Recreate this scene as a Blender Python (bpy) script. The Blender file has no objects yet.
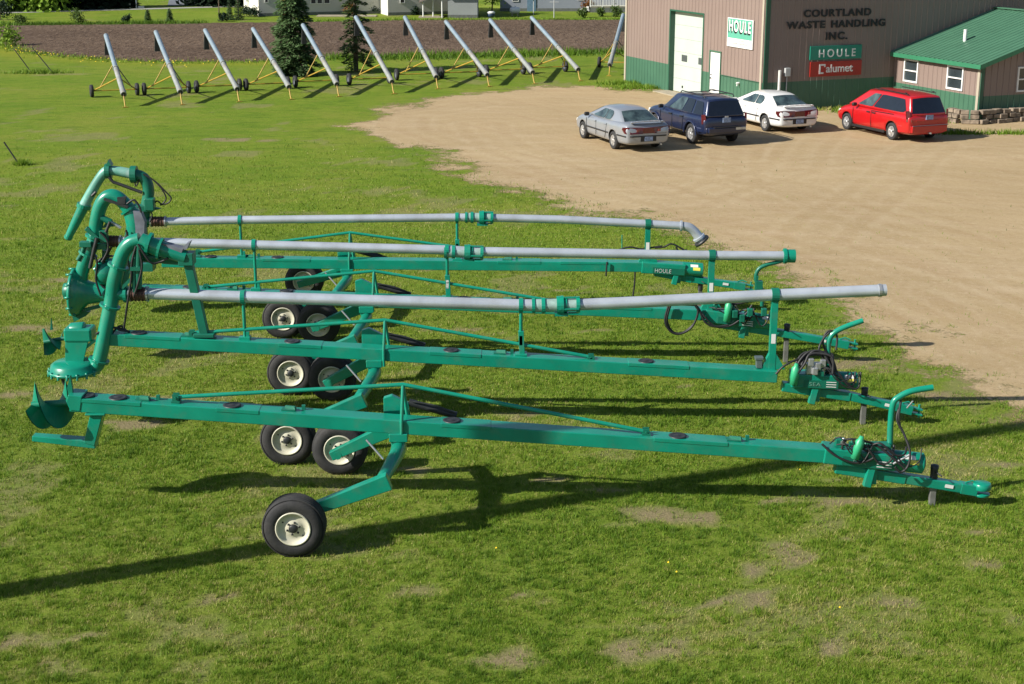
import bpy, bmesh, math, random
import numpy as np
from mathutils import Vector, Matrix

R = math.radians
scene = bpy.context.scene
col = scene.collection
random.seed(7)
rng = np.random.default_rng(7)

# ---------------------------------------------------------------- camera, sky, sun, exposure
cam_d = bpy.data.cameras.new('camera')
cam_d.sensor_width = 36.0
cam_d.lens = 1519.0 / 1024.0 * 36.0
cam_d.clip_end = 2000.0
cam = bpy.data.objects.new('camera', cam_d)
cam.location = (0, 0, 8.3)
cam.rotation_euler = (R(90 - 16.05), 0, 0)
col.objects.link(cam)
scene.camera = cam

SUN_AZ = (-0.9205, -0.3907)          # horizontal direction towards the sun
SUN_EL = 33.0
world = bpy.data.worlds.new('World')
scene.world = world
world.use_nodes = True
wn = world.node_tree
bg = wn.nodes['Background']
sky = wn.nodes.new('ShaderNodeTexSky')
sky.sky_type = 'NISHITA'
sky.sun_disc = False
sky.sun_elevation = R(SUN_EL)
sky.sun_rotation = math.atan2(SUN_AZ[0], SUN_AZ[1])
sky.altitude = 300
wn.links.new(sky.outputs[0], bg.inputs[0])
bg.inputs[1].default_value = 0.07
sun_d = bpy.data.lights.new('sun', 'SUN')
sun_d.energy = 5.0
sun_d.angle = R(0.53)
sun_d.color = (1.0, 0.95, 0.86)
sun = bpy.data.objects.new('sun', sun_d)
_d = Vector((-SUN_AZ[0] * math.cos(R(SUN_EL)), -SUN_AZ[1] * math.cos(R(SUN_EL)), -math.sin(R(SUN_EL))))
sun.rotation_euler = _d.to_track_quat('-Z', 'Y').to_euler()
sun.location = (-60, -30, 60)
col.objects.link(sun)
scene.view_settings.view_transform = 'Standard'
scene.view_settings.look = 'None'
scene.view_settings.gamma = 1
scene.view_settings.exposure = 0.70
scene.view_settings.use_curve_mapping = False

# ---------------------------------------------------------------- materials
def mat(name, color, rough=0.6, metal=0.0, var=0.15, scale=6.0, bump=0.0, bscale=60.0, spec=0.5, coat=0.0,
        dirt=None, dirt_scale=2.0, dirt_amt=0.4):
    m = bpy.data.materials.new(name)
    m.use_nodes = True
    nt = m.node_tree
    p = nt.nodes['Principled BSDF']
    p.inputs['Roughness'].default_value = rough
    p.inputs['Metallic'].default_value = metal
    p.inputs['Specular IOR Level'].default_value = spec
    p.inputs['Coat Weight'].default_value = coat
    tc = nt.nodes.new('ShaderNodeTexCoord')
    n = nt.nodes.new('ShaderNodeTexNoise')
    n.inputs['Scale'].default_value = scale
    n.inputs['Detail'].default_value = 6
    nt.links.new(tc.outputs['Object'], n.inputs['Vector'])
    r = nt.nodes.new('ShaderNodeValToRGB')
    c0 = [max(0, c * (1 - var)) for c in color]
    c1 = [min(1, c * (1 + var)) for c in color]
    r.color_ramp.elements[0].position = 0.3
    r.color_ramp.elements[1].position = 0.7
    r.color_ramp.elements[0].color = (*c0, 1)
    r.color_ramp.elements[1].color = (*c1, 1)
    nt.links.new(n.outputs['Fac'], r.inputs[0])
    out = r.outputs[0]
    if dirt:
        n2 = nt.nodes.new('ShaderNodeTexNoise')
        n2.inputs['Scale'].default_value = dirt_scale
        n2.inputs['Detail'].default_value = 8
        n2.inputs['Roughness'].default_value = 0.7
        nt.links.new(tc.outputs['Object'], n2.inputs['Vector'])
        mr = nt.nodes.new('ShaderNodeMapRange')
        mr.inputs['From Min'].default_value = 0.5
        mr.inputs['From Max'].default_value = 0.75
        mr.inputs['To Max'].default_value = dirt_amt
        nt.links.new(n2.outputs['Fac'], mr.inputs['Value'])
        mx = nt.nodes.new('ShaderNodeMix')
        mx.data_type = 'RGBA'
        nt.links.new(mr.outputs[0], mx.inputs['Factor'])
        nt.links.new(out, mx.inputs['A'])
        mx.inputs['B'].default_value = (*dirt, 1)
        out = mx.outputs['Result']
    nt.links.new(out, p.inputs['Base Color'])
    if bump:
        n3 = nt.nodes.new('ShaderNodeTexNoise')
        n3.inputs['Scale'].default_value = bscale
        n3.inputs['Detail'].default_value = 5
        nt.links.new(tc.outputs['Object'], n3.inputs['Vector'])
        b = nt.nodes.new('ShaderNodeBump')
        b.inputs['Strength'].default_value = bump
        b.inputs['Distance'].default_value = 0.02
        nt.links.new(n3.outputs['Fac'], b.inputs['Height'])
        nt.links.new(b.outputs[0], p.inputs['Normal'])
    return m

GREEN = mat('green_paint', (0.003, 0.212, 0.138), 0.30, var=0.14, scale=2.5, coat=0.25, dirt=(0.10, 0.15, 0.10), dirt_scale=4.0, dirt_amt=0.35)
GREEN_D = mat('dark_green_paint', (0.004, 0.12, 0.075), 0.4, var=0.15, scale=4)
GALV = mat('galvanised_pipe', (0.50, 0.54, 0.59), 0.33, metal=0.45, var=0.14, scale=2.2, bump=0.03, bscale=25, dirt=(0.30, 0.29, 0.27), dirt_scale=1.4, dirt_amt=0.5)
STEEL = mat('bare_steel', (0.45, 0.46, 0.47), 0.35, metal=0.7, var=0.15, scale=9)
BLACK = mat('black_rubber', (0.014, 0.014, 0.015), 0.55, var=0.3, scale=10)
TYRE = mat('tyre_rubber', (0.018, 0.018, 0.019), 0.8, var=0.35, scale=7, bump=0.2, bscale=40, dirt=(0.07, 0.065, 0.055), dirt_scale=3, dirt_amt=0.35)
CREAM = mat('cream_rim_paint', (0.52, 0.50, 0.39), 0.45, var=0.06, scale=6, dirt=(0.3, 0.26, 0.18), dirt_scale=4, dirt_amt=0.35)
BROWN = mat('rusty_coupling', (0.09, 0.04, 0.03), 0.6, var=0.35, scale=12)
WHITE = mat('white_paint', (0.66, 0.66, 0.64), 0.5, var=0.04, scale=4)
YELLOW_L = mat('yellow_decal', (0.75, 0.66, 0.10), 0.5, var=0.05)
GREYSHADE = mat('inside_shade_grey', (0.13, 0.14, 0.17), 0.6, var=0.3, scale=7)  # inner shade of the nozzles, put into the deflector colour
JACK = mat('grey_jack_post', (0.16, 0.16, 0.15), 0.5, metal=0.3, var=0.2, scale=8)
DARK = mat('dark_iron', (0.02, 0.022, 0.024), 0.5, var=0.3, scale=9)

# ---------------------------------------------------------------- mesh builder
class MB:
    def __init__(self):
        self.v = []; self.f = []; self.s = []; self.m = []; self.pr = []
    def add(self, verts, faces, smooth=False, mi=0):
        o = len(self.v)
        self.pr.append((o, len(self.f)))
        self.v += [tuple(p) for p in verts]
        for f in faces:
            self.f.append(tuple(i + o for i in f)); self.s.append(smooth); self.m.append(mi)
    def box(self, c, d, rz=0.0, mi=0):
        x, y, z = d[0] / 2, d[1] / 2, d[2] / 2
        cs, sn = math.cos(rz), math.sin(rz)
        vs = []
        for sx, sy, sz in ((-1,-1,-1),(1,-1,-1),(1,1,-1),(-1,1,-1),(-1,-1,1),(1,-1,1),(1,1,1),(-1,1,1)):
            px, py = sx * x, sy * y
            vs.append((c[0] + px * cs - py * sn, c[1] + px * sn + py * cs, c[2] + sz * z))
        self.add(vs, [(3,2,1,0),(4,5,6,7),(0,1,5,4),(1,2,6,5),(2,3,7,6),(3,0,4,7)], False, mi)
        return self
    def bar(self, a, b, w, h, w2=None, h2=None, mi=0, up=(0, 0, 1)):
        a = Vector(a); b = Vector(b); d = (b - a).normalized()
        u = Vector(up)
        if abs(d.dot(u)) > 0.97: u = Vector((0, 1, 0))
        s = d.cross(u).normalized(); t = s.cross(d).normalized()
        vs = []
        for p, ww, hh in ((a, w, h), (b, w2 or w, h2 or h)):
            for i, j in ((-1,-1),(1,-1),(1,1),(-1,1)):
                vs.append(p + s * (i * ww / 2) + t * (j * hh / 2))
        self.add(vs, [(3,2,1,0),(4,5,6,7),(0,1,5,4),(1,2,6,5),(2,3,7,6),(3,0,4,7)], False, mi)
        return self
    def tube(self, pts, r, n=12, mi=0, caps=True, sub=0):
        P = [Vector(p) for p in pts]
        rr = list(r) if isinstance(r, (list, tuple)) else [r] * len(P)
        if sub and len(P) > 2:
            Q = []; q = []
            for i in range(len(P) - 1):
                p0 = P[max(i - 1, 0)]; p1 = P[i]; p2 = P[i + 1]; p3 = P[min(i + 2, len(P) - 1)]
                for k in range(sub):
                    t = k / sub
                    Q.append(0.5 * ((2 * p1) + (p2 - p0) * t + (2 * p0 - 5 * p1 + 4 * p2 - p3) * t * t + (3 * p1 - p0 - 3 * p2 + p3) * t ** 3))
                    q.append(rr[i] * (1 - t) + rr[i + 1] * t)
            Q.append(P[-1]); q.append(rr[-1]); P = Q; rr = q
        tang = []
        for i in range(len(P)):
            a = P[max(i - 1, 0)]; b = P[min(i + 1, len(P) - 1)]
            tang.append((b - a).normalized())
        up = Vector((0, 0, 1)) if abs(tang[0].z) < 0.9 else Vector((0, 1, 0))
        nrm = (up - tang[0] * up.dot(tang[0])).normalized()
        vs = []
        for i in range(len(P)):
            nrm = (nrm - tang[i] * nrm.dot(tang[i])).normalized()
            bn = tang[i].cross(nrm)
            for k in range(n):
                an = 2 * math.pi * k / n
                vs.append(P[i] + (nrm * math.cos(an) + bn * math.sin(an)) * rr[i])
        fs = []
        for i in range(len(P) - 1):
            for k in range(n):
                k2 = (k + 1) % n
                fs.append((i * n + k, i * n + k2, (i + 1) * n + k2, (i + 1) * n + k))
        self.add(vs, fs, True, mi)
        if caps:
            self.add(vs[:n], [tuple(reversed(range(n)))], False, mi)
            self.add(vs[-n:], [tuple(range(n))], False, mi)
        return self
    def lathe(self, c, axis, prof, n=24, mi=0, smooth=True):
        """prof: list of (offset along axis, radius)"""
        ax = Vector(axis).normalized()
        u = Vector((0, 0, 1)) if abs(ax.z) < 0.9 else Vector((1, 0, 0))
        u = (u - ax * u.dot(ax)).normalized(); w = ax.cross(u)
        c = Vector(c); vs = []
        for o, r in prof:
            for k in range(n):
                an = 2 * math.pi * k / n
                vs.append(c + ax * o + (u * math.cos(an) + w * math.sin(an)) * max(r, 1e-4))
        fs = []
        for i in range(len(prof) - 1):
            for k in range(n):
                k2 = (k + 1) % n
                fs.append((i * n + k, i * n + k2, (i + 1) * n + k2, (i + 1) * n + k))
        self.add(vs, fs, smooth, mi)
        return self
    def prism(self, pts, off, mi=0, smooth=False):
        """closed polygon (3D points) extruded by vector off"""
        n = len(pts); off = Vector(off)
        vs = [Vector(p) for p in pts] + [Vector(p) + off for p in pts]
        fs = [tuple(reversed(range(n))), tuple(range(n, 2 * n))]
        for i in range(n):
            j = (i + 1) % n
            fs.append((i, j, j + n, i + n))
        self.add(vs, fs, smooth, mi)
        return self
    def clusters(self):
        """groups of primitives that touch one another"""
        n = len(self.pr); ends = [p[0] for p in self.pr[1:]] + [len(self.v)]
        bb = []
        for (a, _), e in zip(self.pr, ends):
            q = np.array(self.v[a:e]); bb.append((q.min(0) - .012, q.max(0) + .012))
        par = list(range(n))
        def find(i):
            while par[i] != i: i = par[i]
            return i
        for i in range(n):
            for j in range(i):
                if (bb[i][0] <= bb[j][1]).all() and (bb[j][0] <= bb[i][1]).all(): par[find(i)] = find(j)
        g = {}
        for i in range(n): g.setdefault(find(i), []).append(i)
        return list(g.values())
    def build(self, name, material, parent=None, bevel=0.0, origin=None):
        if parent is not None and name not in WHOLE and len(self.pr) > 1:
            cl = self.clusters()
            if len(cl) > 1:
                vend = [p[0] for p in self.pr[1:]] + [len(self.v)]; fend = [p[1] for p in self.pr[1:]] + [len(self.f)]
                objs = []
                for c in cl:
                    m = MB()
                    for i in sorted(c):
                        v0, f0 = self.pr[i]
                        for k in range(f0, fend[i]):
                            m.f.append(tuple(q - v0 + len(m.v) for q in self.f[k])); m.s.append(self.s[k]); m.m.append(self.m[k])
                        m.v += self.v[v0:vend[i]]
                    objs.append(m._make(name, material, parent, bevel, origin))
                return objs[0]
        return self._make(name, material, parent, bevel, origin)
    def _make(self, name, material, parent=None, bevel=0.0, origin=None):
        me = bpy.data.meshes.new(name)
        o = Vector(origin) if origin is not None else (WORLD[parent] if parent is not None else Vector((0, 0, 0)))
        me.from_pydata([Vector(p) - o for p in self.v], [], self.f)
        ms = material if isinstance(material, (list, tuple)) else [material]
        for m in ms: me.materials.append(m)
        me.polygons.foreach_set('use_smooth', self.s)
        me.polygons.foreach_set('material_index', self.m)
        bm = bmesh.new(); bm.from_mesh(me)
        bmesh.ops.recalc_face_normals(bm, faces=bm.faces)
        bm.to_mesh(me); bm.free()
        me.update()
        ob = bpy.data.objects.new(name, me)
        col.objects.link(ob)
        if parent is not None:
            ob.parent = parent
            WORLD[ob] = o
        else:
            ob.location = o
            WORLD[ob] = o
        if bevel:
            b = ob.modifiers.new('bevel', 'BEVEL'); b.width = bevel; b.segments = 2; b.limit_method = 'ANGLE'; b.angle_limit = R(40)
        return ob

WORLD = {}
WHOLE = {'small_lines', 'limb', 'stem', 'trunk', 'upper_siding', 'wainscot', 'roof', 'propeller_auger', 'foliage', 'sign_letters', 'railing', 'side_stripes'}
def tag(o, label=None, cat=None, group=None, kind=None):
    if label: o['label'] = label
    if cat: o['category'] = cat
    if group: o['group'] = group
    if kind: o['kind'] = kind
    return o
def thing(name, loc, label, cat, group=None):
    o = bpy.data.objects.new(name, None)
    o.empty_display_size = 0.3
    col.objects.link(o)
    o.location = loc
    WORLD[o] = Vector(loc)
    return tag(o, label, cat, group)
def kids(o): return [c for c in bpy.data.objects if c.parent is o]
def dup(root, loc, rz, label=None):
    r = root.copy(); col.objects.link(r); r.location = loc; r.rotation_euler = (0, 0, rz)
    if label: r['label'] = label
    for ch in kids(root):
        c = ch.copy(); col.objects.link(c); c.parent = r
        for g in kids(ch):
            d = g.copy(); col.objects.link(d); d.parent = c
    return r
def text(name, s, M, size, material, parent, extrude=0.004, offset=0.0, sx=1.0, align='CENTER', spacing=1.0):
    cu = bpy.data.curves.new(name, 'FONT')
    cu.body = s; cu.size = size; cu.extrude = extrude; cu.offset = offset; cu.align_x = align; cu.align_y = 'CENTER'
    cu.space_character = spacing
    to = bpy.data.objects.new(name + '_tmp', cu)
    col.objects.link(to)
    bpy.context.view_layer.update()
    dg = bpy.context.evaluated_depsgraph_get()
    me = bpy.data.meshes.new_from_object(to.evaluated_get(dg))
    bpy.data.objects.remove(to); bpy.data.curves.remove(cu)
    me.name = name
    me.transform(Matrix.Diagonal((sx, 1, 1, 1)))
    me.transform(M)
    me.transform(Matrix.Translation(-WORLD[parent]))
    me.materials.clear(); me.materials.append(material)
    ob = bpy.data.objects.new(name, me); col.objects.link(ob); ob.parent = parent; WORLD[ob] = WORLD[parent]
    return ob
def frame(o, xd, yd):
    """matrix with local x -> xd, local y -> yd, origin o"""
    x = Vector(xd).normalized(); y = Vector(yd).normalized(); z = x.cross(y).normalized(); y = z.cross(x)
    M = Matrix((x, y, z)).transposed().to_4x4(); M.translation = Vector(o)
    return M

# ---------------------------------------------------------------- value noise (numpy)
def vnoise(x, y, scale, seed=0, octv=4):
    out = np.zeros_like(x); amp = 1.0; tot = 0
    for o in range(octv):
        g = np.random.default_rng(seed * 31 + o).random((256, 256))
        u = x * scale; v = y * scale
        iu = np.floor(u).astype(int); iv = np.floor(v).astype(int)
        fu = u - iu; fv = v - iv
        fu = fu * fu * (3 - 2 * fu); fv = fv * fv * (3 - 2 * fv)
        a = g[iu % 256, iv % 256]; b = g[(iu + 1) % 256, iv % 256]
        c = g[iu % 256, (iv + 1) % 256]; d = g[(iu + 1) % 256, (iv + 1) % 256]
        out += amp * ((a * (1 - fu) + b * fu) * (1 - fv) + (c * (1 - fu) + d * fu) * fv)
        tot += amp; amp *= 0.5; scale *= 2.03
    return out / tot

GRAVEL = [(7.51, 71.80), (6.22, 71.01), (5.20, 71.01), (3.72, 73.03), (2.28, 72.82), (0.38, 72.21), (-1.48, 70.61), (-3.22, 68.34), (-4.81, 65.53), (-5.76, 62.62),
          (-6.18, 60.23), (-5.28, 57.22), (-4.05, 54.73), (-2.82, 52.00), (-1.35, 48.36), (-0.06, 45.51), (1.39, 43.42), (2.47, 41.93), (3.49, 40.68),
          (4.59, 38.36), (5.64, 36.73), (6.51, 34.61), (6.95, 32.17), (7.48, 29.73), (7.54, 27.95), (7.78, 26.35), (8.17, 24.91), (8.65, 24.22),
          (12.0, 23.4), (20.0, 21.0), (34.0, 22.0), (50.0, 45.0), (45.0, 62.0), (24.0, 66.0), (20.0, 63.0), (17.0, 60.5), (16.0, 66.5), (10.9, 66.0), (8.5, 71.0)]
def poly_sd(x, y, poly):
    """signed distance, positive inside"""
    d = np.full(x.shape, 1e9); inside = np.zeros(x.shape, bool)
    n = len(poly)
    for i in range(n):
        ax, ay = poly[i]; bx, by = poly[(i + 1) % n]
        ex, ey = bx - ax, by - ay
        t = np.clip(((x - ax) * ex + (y - ay) * ey) / (ex * ex + ey * ey + 1e-9), 0, 1)
        d = np.minimum(d, np.hypot(x - ax - t * ex, y - ay - t * ey))
        if ay != by:
            c = ((ay > y) != (by > y)) & (x < ex * (y - ay) / ey + ax)
            inside ^= c
    return np.where(inside, d, -d)
# worn bare patches of the lawn: centre, half-width, half-depth (m)
BARE = [((2.64, 19.81), 0.9, 0.35), ((4.62, 20.56), 0.8, 0.3), ((2.83, 17.25), 0.6, 0.3), ((2.06, 15.94), 0.5, 0.35), ((3.69, 15.94), 0.5, 0.3), ((-5.66, 16.19), 0.8, 0.35), ((-5.10, 15.46), 0.7, 0.3), ((-3.38, 17.25), 0.5, 0.2), ((-1.16, 17.54), 0.4, 0.2), ((-0.14, 15.81), 0.5, 0.3), ((4.82, 17.25), 0.5, 0.3), ((6.47, 19.45), 0.6, 0.2), ((-2.39, 20.95), 0.7, 0.2), ((-5.79, 25.19), 0.7, 0.3), ((-10.00, 29.73), 0.8, 0.5), ((-10.41, 34.02), 0.8, 0.4), ((-0.85, 29.73), 0.9, 0.3),
        ((3.58, 18.36), 0.55, 0.62), ((3.20, 18.02), 0.45, 0.3), ((1.83, 20.18), 0.7, 0.2), ((1.23, 22.52), 0.5, 0.14), ((2.02, 19.99), 0.35, 0.2), ((3.27, 16.19), 0.22, 0.45), ((-6.36, 23.91), 0.5, 0.3),
        ((4.53, 19.11), 0.3, 0.25), ((7.20, 21.95), 1.3, 0.13), ((5.92, 21.44), 0.8, 0.12), ((4.49, 21.44), 0.6, 0.2), ((1.59, 15.81), 0.4, 0.3),
        ((0.16, 17.25), 0.3, 0.25), ((4.85, 18.45), 0.4, 0.3), ((1.30, 20.95), 0.5, 0.2), ((0.30, 24.38), 0.6, 0.2), ((-1.25, 21.77), 0.5, 0.15),
        ((0.72, 21.35), 0.4, 0.15), ((-8.83, 25.41), 0.4, 0.3), ((-3.78, 25.76), 0.6, 0.25), ((6.35, 27.29), 1.2, 0.5), ((7.37, 25.47), 0.9, 0.3),
        ((1.79, 29.73), 1.0, 0.25), ((5.89, 16.70), 0.3, 0.3), ((1.26, 16.06), 0.3, 0.3), ((5.91, 18.45), 0.4, 0.3), ((0.09, 15.81), 0.25, 0.3),
        ((3.38, 26.05), 0.8, 0.2), ((1.08, 33.07), 1.2, 0.3), ((10.93, 47.25), 0.3, 0.3), ((-9.63, 55.70), 1.8, 0.5), ((-7.26, 32.17), 0.7, 0.3), ((-1.94, 35.01), 0.6, 0.3), ((5.85, 29.73), 0.8, 0.35), ((7.07, 29.73), 1.0, 0.5)]
TRACKS = [[(18.05, 53.33), (13.25, 51.57), (8.14, 49.52), (4.14, 48.74), (0.93, 50.12), (-2.19, 53.33), (-4.26, 57.75), (-4.18, 62.31), (-1.82, 66.21)], [(-0.38, 47.62), (3.11, 43.12), (6.39, 38.36), (8.70, 33.07), (10.05, 28.29)],
          [(1.63, 51.15), (5.80, 46.37), (9.11, 38.98), (11.33, 32.17)], [(4.51, 53.33), (8.73, 45.51), (11.03, 38.36), (11.77, 33.54)], [(8.21, 53.33), (7.16, 47.25), (5.12, 43.12), (2.67, 45.51), (-0.42, 53.33), (-1.26, 59.66)],
          [(15.22, 54.49), (12.19, 47.25), (9.42, 41.65), (7.94, 38.36)], [(11.72, 57.75), (9.39, 49.13), (5.60, 44.69), (1.51, 47.25)], [(8.05, 32.17), (8.79, 28.64), (9.52, 26.66)]]
def line_d(x, y, pl):
    d = np.full(x.shape, 1e9)
    for (ax, ay), (bx, by) in zip(pl, pl[1:]):
        ex, ey = bx - ax, by - ay
        t = np.clip(((x - ax) * ex + (y - ay) * ey) / (ex * ex + ey * ey), 0, 1)
        d = np.minimum(d, np.hypot(x - ax - t * ex, y - ay - t * ey))
    return d
def tracks(x, y):
    m = np.zeros_like(x)
    wx = 1.2 * (vnoise(x, y, .12, 51, 2) - .5); wy = 1.2 * (vnoise(x, y, .12, 52, 2) - .5)
    for k, pl in enumerate(TRACKS):
        d = line_d(x + wx, y + wy, pl)
        q = np.exp(-((d - .78) / .16) ** 2) - .7 * np.exp(-((d - 1.12) / .14) ** 2) - .5 * np.exp(-((d - .42) / .16) ** 2)
        m += q * (.45 + .8 * vnoise(x, y, .35, 60 + k, 3))
    return np.clip(m, -1, 1)
def bare_mask(x, y):
    m = np.zeros_like(x)
    w = vnoise(x, y, 1.6, 11) - 0.5
    w2 = vnoise(x, y, 6.0, 12) - 0.5
    for (cx, cy), rx, ry in BARE:
        r = np.sqrt(((x - cx) / rx) ** 2 + ((y - cy) / ry) ** 2)
        m = np.maximum(m, np.clip(1.15 - r + 2.6 * w + 2.6 * w2, 0, 1))
    # random thin spots everywhere
    t = vnoise(x, y, 0.55, 21, 5)
    m = np.maximum(m, np.clip((t - 0.60) * 6 + 1.8 * w2, 0, 0.6))
    return np.clip(m, 0, 1)
FIELD_NEAR = [(-36.96, 103.43), (-32.51, 97.99), (-29.51, 92.41), (-26.78, 89.23), (-21.84, 85.68), (-18.32, 84.84), (-14.51, 85.12), (-10.27, 86.83), (-6.36, 87.42), (0.00, 88.62), (3.73, 89.85), (7.55, 90.79), (14.77, 91.76)]
FIELD_FAR = [(18.71, 116.84), (8.28, 116.52), (-0.90, 116.52), (-8.39, 116.01), (-15.65, 114.29), (-22.74, 112.81), (-29.78, 111.85), (-36.70, 110.90), (-40.83, 110.43)]
FIELD = FIELD_NEAR + FIELD_FAR

# ---------------------------------------------------------------- node helpers
class NT:
    def __init__(self, name):
        self.m = bpy.data.materials.new(name); self.m.use_nodes = True
        self.t = self.m.node_tree; self.p = self.t.nodes['Principled BSDF']
        self.out = self.t.nodes['Material Output']
        self.tc = self.t.nodes.new('ShaderNodeTexCoord')
    def n(self, typ, **kw):
        x = self.t.nodes.new(typ)
        for k, v in kw.items(): setattr(x, k, v)
        return x
    def l(self, a, b): self.t.links.new(a, b)
    def noise(self, scale, detail=5, rough=0.6, stretch=None, rz=0.0, dist=0.0, typ='POINT'):
        x = self.n('ShaderNodeTexNoise'); x.inputs['Scale'].default_value = scale
        x.inputs['Detail'].default_value = detail; x.inputs['Roughness'].default_value = rough
        x.inputs['Distortion'].default_value = dist
        if stretch:
            mp = self.n('ShaderNodeMapping', vector_type=typ); mp.inputs['Scale'].default_value = stretch; mp.inputs['Rotation'].default_value = (0, 0, rz)
            self.l(self.tc.outputs['Object'], mp.inputs['Vector']); self.l(mp.outputs[0], x.inputs['Vector'])
        else:
            self.l(self.tc.outputs['Object'], x.inputs['Vector'])
        return x.outputs['Fac']
    def ramp(self, fac, stops):
        r = self.n('ShaderNodeValToRGB'); e = r.color_ramp.elements
        while len(e) < len(stops): e.new(0.5)
        for k, (p, c) in enumerate(stops): e[k].position = p; e[k].color = (*c, 1)
        self.l(fac, r.inputs[0]); return r.outputs[0]
    def rng(self, v, a, b, c=0.0, d=1.0):
        r = self.n('ShaderNodeMapRange'); self.l(v, r.inputs['Value'])
        for k, q in zip(('From Min', 'From Max', 'To Min', 'To Max'), (a, b, c, d)): r.inputs[k].default_value = q
        return r.outputs[0]
    def mix(self, f, a, b, blend='MIX'):
        x = self.n('ShaderNodeMix', data_type='RGBA', blend_type=blend)
        for s, q in (('Factor', f), ('A', a), ('B', b)):
            if isinstance(q, tuple): x.inputs[s].default_value = (*q, 1)
            elif isinstance(q, (int, float)): x.inputs[s].default_value = q
            else: self.l(q, x.inputs[s])
        return x.outputs['Result']
    def math(self, op, a, b=0.0):
        x = self.n('ShaderNodeMath', operation=op)
        for i, q in ((0, a), (1, b)):
            if isinstance(q, (int, float)): x.inputs[i].default_value = q
            else: self.l(q, x.inputs[i])
        return x.outputs[0]
    def attr(self, name):
        a = self.n('ShaderNodeAttribute'); a.attribute_name = name
        return a.outputs['Fac']
    def bump(self, h, s, d):
        b = self.n('ShaderNodeBump'); b.inputs['Strength'].default_value = s; b.inputs['Distance'].default_value = d
        self.l(h, b.inputs['Height']); self.l(b.outputs[0], self.p.inputs['Normal'])

# ---------------------------------------------------------------- ground
def grid_mesh(name, xs, ys, z, keep=None):
    X, Y = np.meshgrid(xs, ys)
    nx, ny = len(xs), len(ys)
    co = np.stack([X.ravel(), Y.ravel(), np.full(X.size, z)], 1)
    i = np.arange((ny - 1) * (nx - 1)); r = i // (nx - 1); c = i % (nx - 1)
    a = r * nx + c
    q = np.stack([a, a + 1, a + nx + 1, a + nx], 1)
    if keep is not None:
        k = keep(X.ravel(), Y.ravel()); q = q[k[q].any(1)]
        used = np.unique(q); remap = -np.ones(len(co), int); remap[used] = np.arange(len(used)); co = co[used]; q = remap[q]
    me = bpy.data.meshes.new(name)
    me.vertices.add(len(co)); me.vertices.foreach_set('co', co.ravel())
    me.loops.add(q.size); me.loops.foreach_set('vertex_index', q.ravel())
    me.polygons.add(len(q)); me.polygons.foreach_set('loop_start', np.arange(0, q.size, 4)); me.polygons.foreach_set('loop_total', np.full(len(q), 4))
    me.update(); me.validate()
    return me, co
def set_attr(me, name, vals):
    a = me.attributes.new(name, 'FLOAT', 'POINT'); a.data.foreach_set('value', np.asarray(vals, dtype=np.float32))
def add_mesh(me, name, material, kind='structure'):
    me.materials.append(material)
    o = bpy.data.objects.new(name, me); col.objects.link(o); o['kind'] = kind
    return o

g = NT('lawn_ground')
bare = g.attr('bare')
lush = g.noise(0.22, 5, 0.6)
mid = g.noise(2.2, 6, 0.65)
fine = g.noise(26, 6, 0.75)
base = g.ramp(lush, [(0.32, (0.112, 0.188, 0.014)), (0.5, (0.145, 0.210, 0.018)), (0.68, (0.182, 0.220, 0.028))])
mot = g.noise(1.0, 6, 0.7, stretch=(1.6, 0.7, 1), typ='TEXTURE')
base = g.mix(g.rng(mot, 0.48, 0.64, 0, 0.5), base, (0.19, 0.198, 0.038))
base = g.mix(g.rng(mot, 0.48, 0.34, 0, 0.6), base, (0.075, 0.125, 0.013))
nearf = g.rng(g.n('ShaderNodeSeparateXYZ').outputs['Y'], 44, 22)
g.l(g.tc.outputs['Object'], g.t.nodes['Separate XYZ'].inputs[0])
base = g.mix(g.math('MULTIPLY', nearf, 0.45), base, g.ramp(g.noise(8, 6, 0.75), [(0.32, (0.080, 0.130, 0.013)), (0.5, (0.155, 0.205, 0.030)), (0.68, (0.25, 0.245, 0.075))]))
base = g.mix(g.rng(mid, 0.40, 0.7), base, g.mix(1.0, base, (0.82, 0.88, 0.8), 'MULTIPLY'))
base = g.mix(g.rng(fine, 0.55, 0.8, 0, 0.5), base, (0.24, 0.235, 0.075))
base = g.mix(g.rng(fine, 0.42, 0.25, 0, 0.6), base, (0.045, 0.075, 0.008))
dirtc = g.ramp(fine, [(0.3, (0.17, 0.125, 0.075)), (0.7, (0.33, 0.255, 0.165))])
base = g.mix(g.rng(bare, 0.3, 0.95, 0, 0.8), base, dirtc)
base = g.mix(g.rng(g.attr('dandelion'), 0.0, 1.0, 0, 0.4), base, (0.30, 0.26, 0.02))
g.l(base, g.p.inputs['Base Color'])
g.p.inputs['Roughness'].default_value = 0.95; g.p.inputs['Specular IOR Level'].default_value = 0.1
g.bump(g.math('ADD', fine, g.math('MULTIPLY', mid, 1.2)), 0.8, 0.05)
xs = np.unique(np.concatenate([np.linspace(-700, -60, 17), np.linspace(-60, -20, 41), np.arange(-20, 26, 0.3), np.linspace(26, 60, 35), np.linspace(60, 700, 17)]))
ys = np.unique(np.concatenate([np.linspace(-60, 13, 20), np.arange(13, 36, 0.22), np.arange(36, 80, 0.5), np.linspace(80, 160, 81), np.linspace(160, 1200, 20)]))
me, co = grid_mesh('lawn', xs, ys, 0.0)
set_attr(me, 'bare', bare_mask(co[:, 0], co[:, 1]))
fs = poly_sd(co[:, 0], co[:, 1], FIELD)
dand = np.clip(1.2 - np.abs(fs + 1.5) / 1.8, 0, 1) * (co[:, 0] < -11.5) * (co[:, 1] < 100) * (vnoise(co[:, 0], co[:, 1], 0.5, 5) + 0.2)
set_attr(me, 'dandelion', np.clip(dand, 0, 1))
add_mesh(me, 'lawn', g.m)

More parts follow.
